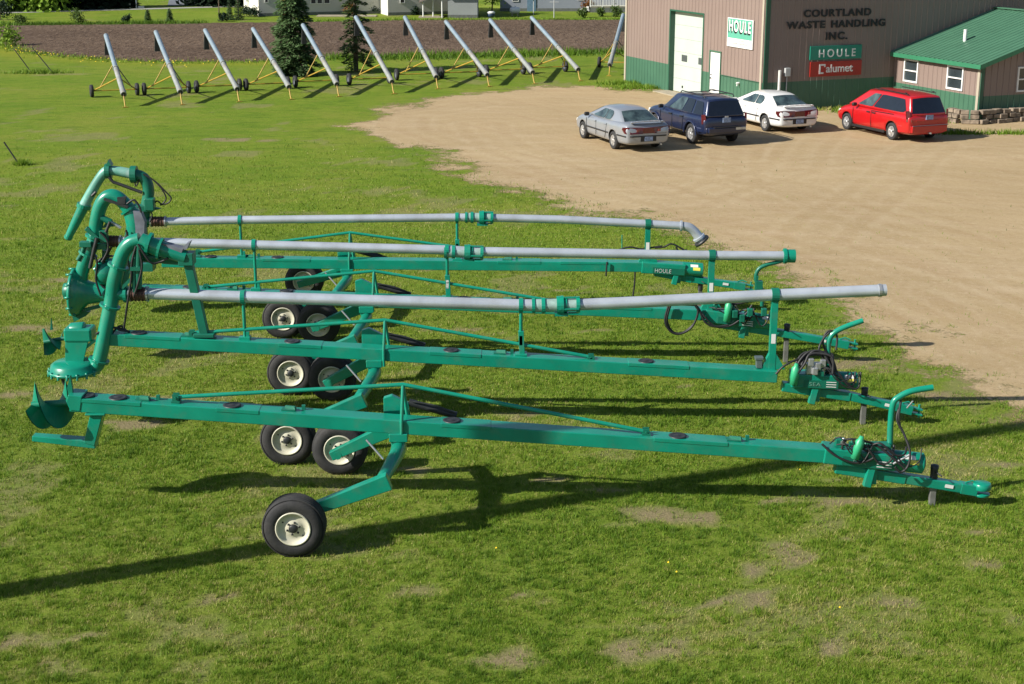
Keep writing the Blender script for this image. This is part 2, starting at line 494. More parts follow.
# gravel yard, 4 mm above the lawn, with a ragged edge
v = NT('gravel')
ed = v.attr('edge')
big = v.noise(0.18, 4, 0.55)
swirl = v.n('ShaderNodeTexWave', wave_type='RINGS', rings_direction='Z')
mp = v.n('ShaderNodeMapping'); mp.inputs['Location'].default_value = (-9.0, -30.0, 0)
v.l(v.tc.outputs['Object'], mp.inputs['Vector']); v.l(mp.outputs[0], swirl.inputs['Vector'])
swirl.inputs['Scale'].default_value = 0.22; swirl.inputs['Distortion'].default_value = 5.0; swirl.inputs['Detail'].default_value = 3; swirl.inputs['Detail Scale'].default_value = 0.5
streak = v.noise(1.0, 6, 0.65, stretch=(5.0, 0.55, 1), rz=R(-62), typ='TEXTURE')
streak2 = v.noise(1.0, 6, 0.7, stretch=(6.0, 0.8, 1), rz=R(-12), typ='TEXTURE')
grit = v.noise(34, 5, 0.8)
c = v.ramp(big, [(0.3, (0.325, 0.240, 0.127)), (0.55, (0.37, 0.276, 0.150)), (0.75, (0.41, 0.311, 0.176))])
c = v.mix(v.rng(streak, 0.48, 0.68, 0, 0.55), c, (0.30, 0.20, 0.105))
c = v.mix(v.rng(streak2, 0.5, 0.7, 0, 0.45), c, (0.47, 0.36, 0.24))
c = v.mix(v.rng(swirl.outputs['Fac'], 0.6, 1.0, 0, 0.14), c, (0.48, 0.37, 0.25))
g2 = v.noise(7, 6, 0.8); g3 = v.noise(2.4, 6, 0.75)
c = v.mix(v.rng(g3, 0.54, 0.66, 0, 0.4), c, (0.27, 0.195, 0.11))
tk = v.attr('track')
c = v.mix(v.math('MULTIPLY', v.rng(tk, 0, 1, 0, 0.14), v.rng(g3, 0.3, 0.6, 0.3, 1)), c, (0.25, 0.18, 0.10))
c = v.mix(v.rng(tk, 0, -1, 0, 0.35), c, (0.48, 0.39, 0.26))
c = v.mix(v.rng(g2, 0.54, 0.66, 0, 0.6), c, (0.50, 0.41, 0.28))
c = v.mix(v.rng(g2, 0.43, 0.34, 0, 0.65), c, (0.20, 0.145, 0.08))
c = v.mix(v.rng(grit, 0.5, 0.75, 0, 0.55), c, (0.52, 0.43, 0.31))
c = v.mix(v.rng(grit, 0.46, 0.25, 0, 0.6), c, (0.20, 0.14, 0.08))
v.l(c, v.p.inputs['Base Color'])
v.p.inputs['Roughness'].default_value = 0.95; v.p.inputs['Specular IOR Level'].default_value = 0.1
v.bump(grit, 0.6, 0.03)
en0 = v.noise(0.33, 3, 0.6); en = v.noise(1.1, 6, 0.7); en2 = v.noise(9, 4, 0.7)
e1 = v.math('ADD', ed, v.math('MULTIPLY', v.math('SUBTRACT', en, 0.5), 4.4))
e1 = v.math('ADD', e1, v.math('MULTIPLY', v.math('SUBTRACT', en2, 0.5), 2.6))
e1 = v.math('ADD', e1, v.math('MULTIPLY', v.math('SUBTRACT', en0, 0.5), 5.0))
al = v.rng(e1, -0.35, 0.55)
v.l(al, v.p.inputs['Alpha'])
gx = np.concatenate([np.arange(-10, 23, 0.2), np.arange(23, 50.5, 1.0)]); gy = np.arange(18, 76, 0.3)
me, co = grid_mesh('gravel_yard', gx, gy, 0.004, keep=lambda x, y: poly_sd(x, y, GRAVEL) > -2.4)
set_attr(me, 'edge', np.clip(poly_sd(co[:, 0], co[:, 1], GRAVEL), -2.6, 3.5))
set_attr(me, 'track', tracks(co[:, 0], co[:, 1]))
add_mesh(me, 'gravel_yard', v.m)

# ploughed field
f = NT('tilled_soil')
rows = f.noise(1.0, 5, 0.7, stretch=(1.7, 0.8, 1), rz=R(4))
clod = f.noise(1.0, 4, 0.8, stretch=(4.2, 1.2, 1)); bigf = f.noise(0.08, 4, 0.5)
c = f.ramp(bigf, [(0.35, (0.102, 0.071, 0.050)), (0.65, (0.142, 0.100, 0.070))])
c = f.mix(f.rng(rows, 0.48, 0.68, 0, 0.75), c, (0.19, 0.14, 0.105))
c = f.mix(f.rng(clod, 0.52, 0.36, 0, 0.85), c, (0.045, 0.03, 0.024))
f.l(c, f.p.inputs['Base Color']); f.p.inputs['Roughness'].default_value = 1.0; f.p.inputs['Specular IOR Level'].default_value = 0.05
f.bump(f.math('ADD', clod, rows), 1.0, 0.12)
fx = np.arange(-55, 30, 0.5); fy = np.arange(78, 122, 0.4)
me, co = grid_mesh('plowed_field', fx, fy, 0.006, keep=lambda x, y: poly_sd(x, y, FIELD) + 1.2 * (vnoise(x, y, 0.7, 3) - 0.5) > 0)
co2 = co.copy(); co2[:, 2] = 0.006 + 0.05 * np.clip(poly_sd(co[:, 0], co[:, 1], FIELD), 0, 1) * (0.4 + vnoise(co[:, 0] * 0.5, co[:, 1] * 2.2, 1.0, 8))
me.vertices.foreach_set('co', co2.ravel())
add_mesh(me, 'plowed_field', f.m)

# far road and drive
ROAD = mat('pale_road', (0.27, 0.27, 0.24), 0.9, var=0.12, scale=1.5)
ASPH = mat('grey_drive', (0.12, 0.13, 0.15), 0.9, var=0.15, scale=1)
b = MB(); b.add([(-90, 119.0, .012), (-40.9, 123.3, .012), (-22, 132.0, .012), (-4, 139.0, .012), (-4, 141.8, .012), (-22, 133.7, .012), (-40.9, 125.0, .012), (-90, 120.6, .012)], [(0, 1, 6, 7), (1, 2, 5, 6), (2, 3, 4, 5)])
b.build('road', ROAD)['kind'] = 'structure'
b = MB(); b.add([(-29.5, 133, .016), (-26.3, 134.4, .016), (-30, 165, .016), (-36, 165, .016)], [(0, 1, 2, 3)])
b.build('driveway', ASPH)['kind'] = 'structure'
# ---------------------------------------------------------------- warehouse with office annex
TH = R(22)
C0 = Vector((10.364, 63.40, 0)); LD = Vector((-math.sin(TH), math.cos(TH), 0)); RD = Vector((math.cos(TH), math.sin(TH), 0))
UP = Vector((0, 0, 1))
TAN = mat('tan_siding', (0.212, 0.157, 0.135), 0.5, var=0.05, scale=0.8, dirt=(0.20, 0.155, 0.13), dirt_scale=0.8, dirt_amt=0.4)
GRN = mat('green_siding', (0.048, 0.125, 0.078), 0.45, var=0.08, scale=1.0)
TRIM_TAN = mat('pale_corner_trim', (0.36, 0.32, 0.25), 0.5, var=0.05)
TRIM_GRN = mat('green_trim', (0.02, 0.085, 0.05), 0.45, var=0.08)
ROOFG = mat('green_metal_roof', (0.058, 0.150, 0.092), 0.42, var=0.08, scale=1.2)
DOORW = mat('white_door_panel', (0.42, 0.47, 0.42), 0.5, var=0.03, scale=1.5, dirt=(0.38, 0.40, 0.36), dirt_scale=1.3, dirt_amt=0.4)
GLASS = mat('dark_glass', (0.03, 0.04, 0.045), 0.06, var=0.3, scale=1.2, spec=0.8)
CONC = mat('concrete', (0.30, 0.26, 0.19), 0.9, var=0.15, scale=3, bump=0.2)
SILV = mat('light_grey_box', (0.45, 0.46, 0.46), 0.5, metal=0.2, var=0.05)

def siding(mb, o, d, nrm, s0, s1, z0, z1, pitch=0.30, rise=0.022, tops=None):
    """vertical-ribbed sheet on the line o + s*d; tops: function s -> z1"""
    prof = []
    k = math.floor(s0 / pitch) - 1
    while k * pitch < s1 + pitch:
        b = k * pitch
        for ds, h in ((0, 0), (0.20, 0), (0.215, rise), (0.265, rise), (0.28, 0)):
            if s0 < b + ds < s1: prof.append((b + ds, h))
        b2 = b + 0.10
        if s0 < b2 < s1: prof.append((b2, 0.004))
        k += 1
    prof = sorted([(s0, 0)] + prof + [(s1, 0)])
    vs = []
    for s, h in prof:
        zt = tops(s) if tops else z1
        for z in (z0, zt):
            vs.append(o + d * s + nrm * h + UP * z)
    fs = [(2 * i, 2 * i + 2, 2 * i + 3, 2 * i + 1) for i in range(len(prof) - 1)]
    mb.add(vs, fs)

NL = -RD; NR = -LD                     # outward normals of the two visible walls
ZB = 1.22; EAVE = 5.3; LEN_L = 12.85; LEN_R = 24.0
wh = thing('metal_warehouse', C0, 'tan and green ribbed metal warehouse with a tall white door and dark wall letters', 'building')
up = MB(); lo = MB()
ridge = EAVE + LEN_R / 2 * 0.25
gab = lambda s: EAVE + min(s, LEN_R - s) * 0.25
# left wall with openings: overhead door 5.15..8.2, walk door 3.5..4.4
for s0, s1, z0 in ((0, 3.46, ZB), (4.44, 5.13, ZB), (8.2, LEN_L, ZB)):
    siding(up, C0, LD, NL, s0, s1, ZB, EAVE)
    siding(lo, C0, LD, NL, s0, s1, 0, ZB)
siding(up, C0, LD, NL, 3.46, 4.44, 2.2, EAVE)
siding(up, C0, LD, NL, 5.13, 8.2, 3.65, EAVE)
# right (gable) wall
siding(up, C0, RD, NR, 0, LEN_R, ZB, EAVE, tops=gab)
siding(lo, C0, RD, NR, 0, LEN_R, 0, ZB)
# hidden back walls
pB = C0 + LD * LEN_L; pR = C0 + RD * LEN_R
siding(up, pB, RD, LD, 0, LEN_R, 0, EAVE, tops=gab)
siding(up, pR, LD, RD, 0, LEN_L, 0, EAVE)
up.build('upper_siding', TAN, wh); lo.build('wainscot', GRN, wh)
t = MB()
def post(mb, o, d, n, s, z0, z1, w, th=0.03):
    a = o + d * s + n * th / 2
    mb.box(a + UP * ((z0 + z1) / 2), (w, th, z1 - z0), rz=math.atan2(d.y, d.x))
post(t, C0, LD, NL, 0.10, 0, EAVE, 0.14, 0.05)
post(t, C0, LD, NL, LEN_L - 0.06, 0, EAVE, 0.16, 0.05)
t.build('corner_trim', TRIM_TAN, wh)
t = MB()
post(t, C0, RD, NR, 0.12, 0, EAVE, 0.20, 0.05)
t.bar(C0 + LD * 0.2 + NL * 0.04 + UP * (ZB), C0 + LD * 3.4 + NL * 0.04 + UP * ZB, 0.02, 0.03)
# door surround
post(t, C0, LD, NL, 5.09, 0, 3.72, 0.09, 0.04); post(t, C0, LD, NL, 8.24, 0, 3.72, 0.09, 0.04)
a = C0 + LD * 5.14 + NL * 0.02 + UP * 3.69; t.bar(a, C0 + LD * 8.19 + NL * 0.02 + UP * 3.69, 0.04, 0.07)
# reveals
t.box(C0 + LD * 8.21 - NL * 0.125 + UP * 1.83, (0.24, 0.02, 3.64), rz=TH)
t.box(C0 + LD * 5.12 - NL * 0.125 + UP * 1.83, (0.24, 0.02, 3.64), rz=TH)
t.box(C0 + LD * 6.66 - NL * 0.125 + UP * 3.655, (0.24, 3.1, 0.02), rz=TH)
t.build('door_trim', TRIM_GRN, wh)
d = MB()
o = C0 - NL * 0.235
for k in range(6):
    z0 = 0.02 + k * 0.605
    d.box(o + LD * 6.66 + UP * (z0 + 0.30), (0.04, 3.08, 0.598), rz=TH)
od = d.build('overhead_door', DOORW, wh, bevel=0.008)
d = MB()
for s in (7.2, 5.62):
    q = o + LD * s + NL * 0.025 + UP * 1.58
    d.box(q, (0.012, 0.52, 0.30), rz=TH)
d.build('window_pane', mat('grey_door_glass', (.07, .08, .08), .3), od, bevel=0.005)
d = MB(); d.box(o + LD * 7.3 + NL * 0.03 + UP * 0.28, (0.03, 0.10, 0.10), rz=TH); d.build('handle', DARK, od)
d = MB(); d.box(C0 + LD * 3.95 - NL * 0.02 + UP * 1.08, (0.05, 0.90, 2.1), rz=TH)
wd = d.build('door', WHITE, wh, bevel=0.008)
d = MB()
for s in (3.475, 4.425): post(d, C0, LD, NL, s, 0, 2.2, 0.06, 0.045)
d.bar(C0 + LD * 3.5 + NL * 0.022 + UP * 2.17, C0 + LD * 4.4 + NL * 0.022 + UP * 2.17, 0.045, 0.06)
d.build('door_frame', GRN, wd)
d = MB(); d.lathe(C0 + LD * 4.28 + NL * 0.02 + UP * 1.0, NL, [(0, .03), (.05, .03), (.06, .001)], 10)
d.lathe(C0 + LD * 4.28 + NL * 0.02 + UP * 1.15, NL, [(0, .03), (.02, .03), (.025, .001)], 10); d.build('handle', DARK, wd)
d = MB(); d.lathe(C0 + LD * 1.85 + NL * 0.02 + UP * 1.02, NL, [(0, .05), (.1, .05), (.14, .02), (.16, .001)], 10); d.tube([C0 + LD * 1.85 + NL * .10 + UP * 1.02, C0 + LD * 1.85 + NL * .12 + UP * .9], .025, 8); d.build('faucet', WHITE, wh)
# roof (above the frame of the photograph)
b = MB()
ov = 0.35
def RP(s, u, z): return C0 + RD * s + LD * u + UP * z
for sa, sb, za, zb2 in ((-ov, LEN_R / 2, EAVE - ov * .25, ridge), (LEN_R / 2, LEN_R + ov, ridge, EAVE - ov * .25)):
    b.prism([RP(sa, -ov, za + .03), RP(sb, -ov, zb2 + .03), RP(sb, LEN_L + ov, zb2 + .03), RP(sa, LEN_L + ov, za + .03)], (0, 0, 0.06))
b.build('roof', ROOFG, wh)
b = MB(); b.box(C0 + LD * 6.66 + NL * 0.4 + UP * 0.02, (0.8, 3.3, 0.04), rz=TH)
b.build('apron', CONC, wh)
# conduit, meter
b = MB(); b.tube([C0 + RD * 0.76 + NR * 0.09 + UP * 0.0, C0 + RD * 0.76 + NR * 0.09 + UP * 1.72], 0.065, 10); b.build('downpipe', mat('pale_pipe', (0.55, 0.55, 0.52), 0.5), wh)
b = MB(); b.box(C0 + RD * 1.12 + NR * 0.09 + UP * 1.63, (0.24, 0.14, 0.34), rz=TH); mbx = b.build('meter_box', SILV, wh, bevel=0.01)
b = MB(); b.tube([C0 + RD * 1.12 + NR * 0.07 + UP * 1.46, C0 + RD * 1.12 + NR * 0.07 + UP * 0.6, C0 + RD * 1.08 + NR * 0.07 + UP * 0.0], 0.025, 8); b.build('conduit', SILV, mbx)
# letters on the shaded wall
INK = mat('black_sign_letters', (0.006, 0.006, 0.009), 0.5, var=0.1)
def MR(s, z, h=0.03): return frame(C0 + RD * s + UP * z + NR * h, RD, UP)
def fit_text(name, s, cx, cz, width, height, M_at, material, parent, extrude, bold, spacing=1.05):
    ob = text(name, s, Matrix.Identity(4), 1.0, material, parent, extrude, bold, 1.0, 'CENTER', spacing)
    me = ob.data
    me.transform(Matrix.Translation(WORLD[parent]))
    cs = np.array([v.co[:] for v in me.vertices]); mn = cs.min(0); mx = cs.max(0)
    me.transform(Matrix.Translation((-(mn[0] + mx[0]) / 2, -(mn[1] + mx[1]) / 2, 0)))
    me.transform(Matrix.Diagonal((width / (mx[0] - mn[0]), height / (mx[1] - mn[1]), 1, 1)))
    me.transform(M_at); me.transform(Matrix.Translation(-WORLD[parent]))
    return ob
fit_text('sign_letters', 'COURTLAND', 3.46, 4.0, 3.3, 0.31, MR(3.46, 3.99, 0.05), INK, wh, 0.012, 0.034, 1.18)
fit_text('sign_letters', 'WASTE', 1.93, 3.53, 1.88, 0.31, MR(1.93, 3.53, 0.05), INK, wh, 0.012, 0.034, 1.16)
fit_text('sign_letters', 'HANDLING', 4.51, 3.53, 2.67, 0.31, MR(4.51, 3.53, 0.05), INK, wh, 0.012, 0.034, 1.16)
fit_text('sign_letters', 'INC.', 3.46, 3.04, 1.08, 0.32, MR(3.46, 3.04, 0.05), INK, wh, 0.012, 0.034, 1.18)
SGREEN = mat('green_sign_board', (0.01, 0.20, 0.135), 0.4, var=0.06)
SRED = mat('red_sign_board', (0.33, 0.018, 0.012), 0.4, var=0.06)
b = MB(); b.box(C0 + RD * 3.46 + NR * 0.06 + UP * 2.36, (2.54, 0.05, 0.57), rz=TH); s1 = b.build('sign_board', SGREEN, wh, bevel=0.006); s1['label'] = 'green sign board reading HOULE'
fit_text('sign_letters', 'HOULE', 3.5, 2.33, 1.80, 0.33, MR(3.52, 2.335, 0.09), WHITE, s1, 0.006, 0.012, 1.5)
b = MB(); b.box(C0 + RD * 3.50 + NR * 0.06 + UP * 1.69, (2.54, 0.05, 0.62), rz=TH); s2 = b.build('sign_board', SRED, wh, bevel=0.006); s2['label'] = 'red sign board reading Calumet'
fit_text('sign_letters', 'alumet', 3.6, 1.68, 1.33, 0.33, MR(3.67, 1.70, 0.09), WHITE, s2, 0.006, 0.014, 1.0)
b = MB()   # big open C of the red sign
def RB(s0, s1_, z0, z1): b.box(C0 + RD * ((s0 + s1_) / 2) + NR * 0.095 + UP * ((z0 + z1) / 2), (s1_ - s0, 0.012, z1 - z0), rz=TH)
RB(2.66, 2.73, 1.49, 1.89); RB(2.73, 2.96, 1.83, 1.89); RB(2.73, 2.88, 1.49, 1.55); RB(2.90, 2.96, 1.77, 1.828)
b.build('sign_letters', WHITE, s2)
# square white and green board on the sunlit wall
b = MB(); b.box(C0 + LD * 1.86 + NL * 0.05 + UP * 3.10, (0.05, 2.12, 1.20), rz=TH); s3 = b.build('sign_board', WHITE, wh, bevel=0.006); s3['label'] = 'white board with a green panel reading HOULE'
PALEG = mat('pale_green_panel', (0.09, 0.34, 0.24), 0.5, var=0.06)
b = MB(); b.box(C0 + LD * 1.86 + NL * 0.079 + UP * 3.27, (0.006, 2.0, 0.80), rz=TH); b.build('panel', PALEG, s3)
ML = lambda s, z, h: frame(C0 + LD * s + UP * z + NL * h, -LD, UP)
fit_text('letter_shadow', 'HOULE', 0, 0, 1.80, 0.48, ML(1.90, 3.31, 0.086), INK, s3, 0.002, 0.012, 1.15)
fit_text('sign_letters', 'HOULE', 0, 0, 1.80, 0.48, ML(1.83, 3.385, 0.094), WHITE, s3, 0.004, 0.02, 1.25)
b = MB()
for s0, s1_, z, h in ((1.45, 1.72, 2.78, .06), (1.78, 2.12, 2.78, .06), (1.2, 1.62, 2.66, .07), (1.66, 1.95, 2.66, .07), (2.0, 2.4, 2.66, .07), (1.78, 1.88, 2.56, .04)):
    b.box(C0 + LD * ((s0 + s1_) / 2) + NL * 0.078 + UP * z, (0.006, s1_ - s0, h * .55), rz=TH)
b.build('small_lines', mat('faded_ink', (0.25, 0.25, 0.25), 0.6), s3)

# office annex
OS = 6.5; OL = 5.68; OW = 10.2
O0 = C0 + RD * OS                       # meets the warehouse wall
OC = O0 - LD * OL                       # outer corner near the camera
of = thing('office_annex', OC, 'low tan and green office annex with a green metal roof and white framed windows', 'building')
up = MB(); lo = MB()
ZO = 1.0; EO = 2.2; SL = 0.316
topg = lambda s: EO + min(s, OW - s) * SL
w1 = (0.72, 1.70); w2 = (3.62, 4.66); WZ0, WZ1 = 1.10, 2.06
D = -LD
segs = [(0.03, w1[0]), (w1[1], w2[0]), (w2[1], OL)]
for a, bb in segs: siding(up, O0, D, NL, a, bb, ZO, EO)
for w in (w1, w2):
    siding(up, O0, D, NL, w[0], w[1], ZO, WZ0); siding(up, O0, D, NL, w[0], w[1], WZ1, EO)
siding(lo, O0, D, NL, 0.03, OL, 0, ZO)
gw = (1.78, 2.86)
for a, bb in ((0, gw[0]), (gw[1], OW)): siding(up, OC, RD, NR, a, bb, ZO, EO, tops=topg)
siding(up, OC, RD, NR, gw[0], gw[1], ZO, WZ0); siding(up, OC, RD, NR, gw[0], gw[1], WZ1 + .04, EO, tops=topg)
siding(lo, OC, RD, NR, 0, OW, 0, ZO)
siding(up, OC + RD * OW, LD, RD, 0, OL, 0, EO)
up.build('upper_siding', TAN, of); lo.build('wainscot', GRN, of)
t = MB(); post(t, OC, LD, NL, 0.08, 0, EO, 0.14, 0.04); t.build('corner_trim', TRIM_TAN, of)
t = MB(); post(t, OC, RD, NR, 0.08, 0, EO, 0.16, 0.04); t.build('corner_post', TRIM_GRN, of)
def window(o, d, n, s0, s1, z0, z1, parent):
    cx = o + d * ((s0 + s1) / 2); rz = math.atan2(d.y, d.x); w = s1 - s0; h = z1 - z0; cz = (z0 + z1) / 2
    b = MB()
    for ss in (s0 + .035, s1 - .035): b.box(o + d * ss + n * .02 + UP * cz, (.07, .07, h), rz=rz)
    for zz in (z0 + .035, z1 - .035, cz): b.box(cx + n * .018 + UP * zz, (w - .14, .066, .07 if zz != cz else .05), rz=rz)
    fr = b.build('window', WHITE, parent, bevel=.004)
    b = MB(); b.box(cx - n * .02 + UP * cz, (w - .1, .012, h - .1), rz=rz); b.build('pane', GLASS, fr)
    b = MB(); b.box(cx - n * .035 + UP * (cz + h * .23), (w - .1, .008, h * .42), rz=rz); b.build('blind', mat('pale_blind', (.5, .47, .38), .8), fr)
window(O0, D, NL, *w1, WZ0, WZ1, of); window(O0, D, NL, *w2, WZ0, WZ1, of); window(OC, RD, NR, gw[0], gw[1], WZ0, WZ1 + .04, of)
# roof: ribbed sheets on both slopes, fascia boards
b = MB(); ovh = 0.28; ovf = 0.30
def OP(s, u, z): return OC + RD * s + LD * u + UP * z
hip = OW / 2
for side in (0, 1):
    ribs = []
    n = int((OL + ovf) / 0.30) + 1
    prof = []
    for k in range(n + 1):
        u0 = -ovf + k * 0.30
        for du, h in ((0, 0), (.2, 0), (.215, .03), (.26, .03), (.275, 0)):
            if u0 + du <= OL - 0.01: prof.append((u0 + du, h))
    prof.append((OL - 0.005, 0))
    vs = []
    for u, h in prof:
        if side == 0: vs += [OP(-ovh, u, EO + .16 - ovh * SL + h), OP(hip, u, EO + .16 + hip * SL + h)]
        else: vs += [OP(OW + ovh, u, EO + .16 - ovh * SL + h), OP(hip, u, EO + .16 + hip * SL + h)]
    b.add(vs, [(2 * i, 2 * i + 2, 2 * i + 3, 2 * i + 1) for i in range(len(prof) - 1)])
rf = b.build('roof', ROOFG, of)
b = MB(); b.bar(OP(hip, -ovf, EO + .2 + hip * SL), OP(hip, OL - .01, EO + .2 + hip * SL), .3, .04); b.build('ridge_cap', ROOFG, rf)
b = MB()
FASC = mat('green_fascia', (0.03, 0.165, 0.085), 0.45, var=0.06)
b.prism([OP(-ovh, -ovf, EO - .10), OP(-ovh, -ovf, EO + .07), OP(-ovh, OL - .02, EO + .07), OP(-ovh, OL - .02, EO - .10)], RD * .03)
for sa, sb in ((-ovh, hip), (OW + ovh, hip)):
    za = EO - ovh * SL; zb2 = EO + hip * SL
    b.prism([OP(sa, -ovf, za - .02), OP(sa, -ovf, za + .155), OP(sb, -ovf, zb2 + .155), OP(sb, -ovf, zb2 - .02)], LD * .03)
b.prism([OP(-ovh + .03, -ovf + .03, EO - .09), OP(0, -ovf + .03, EO - .09), OP(0, OL - .02, EO - .09), OP(-ovh + .03, OL - .02, EO - .09)], (0, 0, .015))
b.build('fascia', FASC, rf)
vp = OC + RD * 1.62 + LD * 3.2
b = MB(); b.tube([vp + UP * (EO + .5), vp + UP * (EO + 1.14)], .075, 10); b.build('vent_pipe', WHITE, rf)

# block retaining wall in front of the office gable
BLOCK = mat('split_face_block', (0.19, 0.15, 0.11), 0.9, var=0.6, scale=5, bump=0.5, bscale=20)
rw = MB(); br = random.Random(3)
pA = Vector((17.79, 59.95) + (0,)); 
path = [pA + Vector((-.45, .75, 0)), pA + Vector((-.1, .1, 0)), pA + Vector((.6, -.12, 0)), pA + RD * 2.2 + Vector((0, -.25, 0)), pA + RD * 9]
cum = 0
for row in range(3):
    for i in range(len(path) - 1):
        a, bb = path[i], path[i + 1]; L = (bb - a).length; dd = (bb - a).normalized(); nblk = max(1, int(L / .36))
        for k in range(nblk):
            s = (k + .5 + (.5 if row % 2 else 0) * (1 if L > 1 else 0)) * L / nblk
            if s > L: continue
            q = a + dd * s + Vector((br.uniform(-.05, .05), br.uniform(-.06, .06), br.uniform(-.015, .015))) + Vector((dd.y * -.03 * row, .04 * row, 0))
            rw.box(q + UP * (.09 + row * .185), (L / nblk - br.uniform(.02, .09), .26, br.uniform(.145, .175)), rz=math.atan2(dd.y, dd.x) + br.uniform(-.05, .05))
rwo = rw.build('retaining_wall', BLOCK, None, bevel=.02, origin=pA)
tag(rwo, 'low stacked block retaining wall in front of the office gable', 'wall')
# ---------------------------------------------------------------- cars
def paint(name, c, metal=0.0, rough=0.3, **kw): return mat(name, c, rough, metal, var=0.04, scale=2, coat=0.6, **kw)
P_SILVER = paint('silver_car_paint', (0.30, 0.325, 0.36), 0.4, 0.34, dirt=(.40, .35, .28), dirt_scale=1.5, dirt_amt=.35)
P_BLUE = paint('dark_blue_car_paint', (0.012, 0.020, 0.058), 0.2, 0.28, dirt=(.09, .085, .085), dirt_scale=1.3, dirt_amt=.45)
P_WHITE = paint('white_car_paint', (0.66, 0.66, 0.65))
P_RED = paint('red_car_paint', (0.40, 0.008, 0.010), 0.0, 0.28)
ARCH = mat('wheel_arch_black', (0.01, 0.01, 0.01), 0.8)
CGLASS = mat('car_glass', (0.035, 0.055, 0.055), 0.04, var=0.75, scale=3.2, spec=1.0, coat=0.3)  # colour patches stand in for light seen through the glass
PGLASS = mat('privacy_glass', (0.006, 0.008, 0.014), 0.05, var=0.2, spec=0.8)
TAIL = mat('tail_light_red', (0.085, 0.006, 0.009), 0.15, var=0.2, scale=8, coat=0.5)
TAILW = mat('backup_lens', (0.20, 0.05, 0.045), 0.2)
ALLOY = mat('alloy_rim', (0.5, 0.5, 0.5), 0.35, metal=0.6, var=0.1, scale=8, dirt=(.3, .25, .18), dirt_scale=5, dirt_amt=.5)
PLATE = mat('blue_number_plate', (0.19, 0.25, 0.38), 0.5, var=0.4, scale=14)
TRIMB = mat('black_trim', (0.015, 0.015, 0.016), 0.5)
GREYB = mat('grey_bumper', (0.10, 0.11, 0.13), 0.5)

def interp(tab, x):
    for (x0, *a), (x1, *b) in zip(tab, tab[1:]):
        if x0 <= x <= x1:
            t = (x - x0) / (x1 - x0)
            return [p + (q - p) * t for p, q in zip(a, b)]
    return list(tab[-1][1:]) if x > tab[-1][0] else list(tab[0][1:])

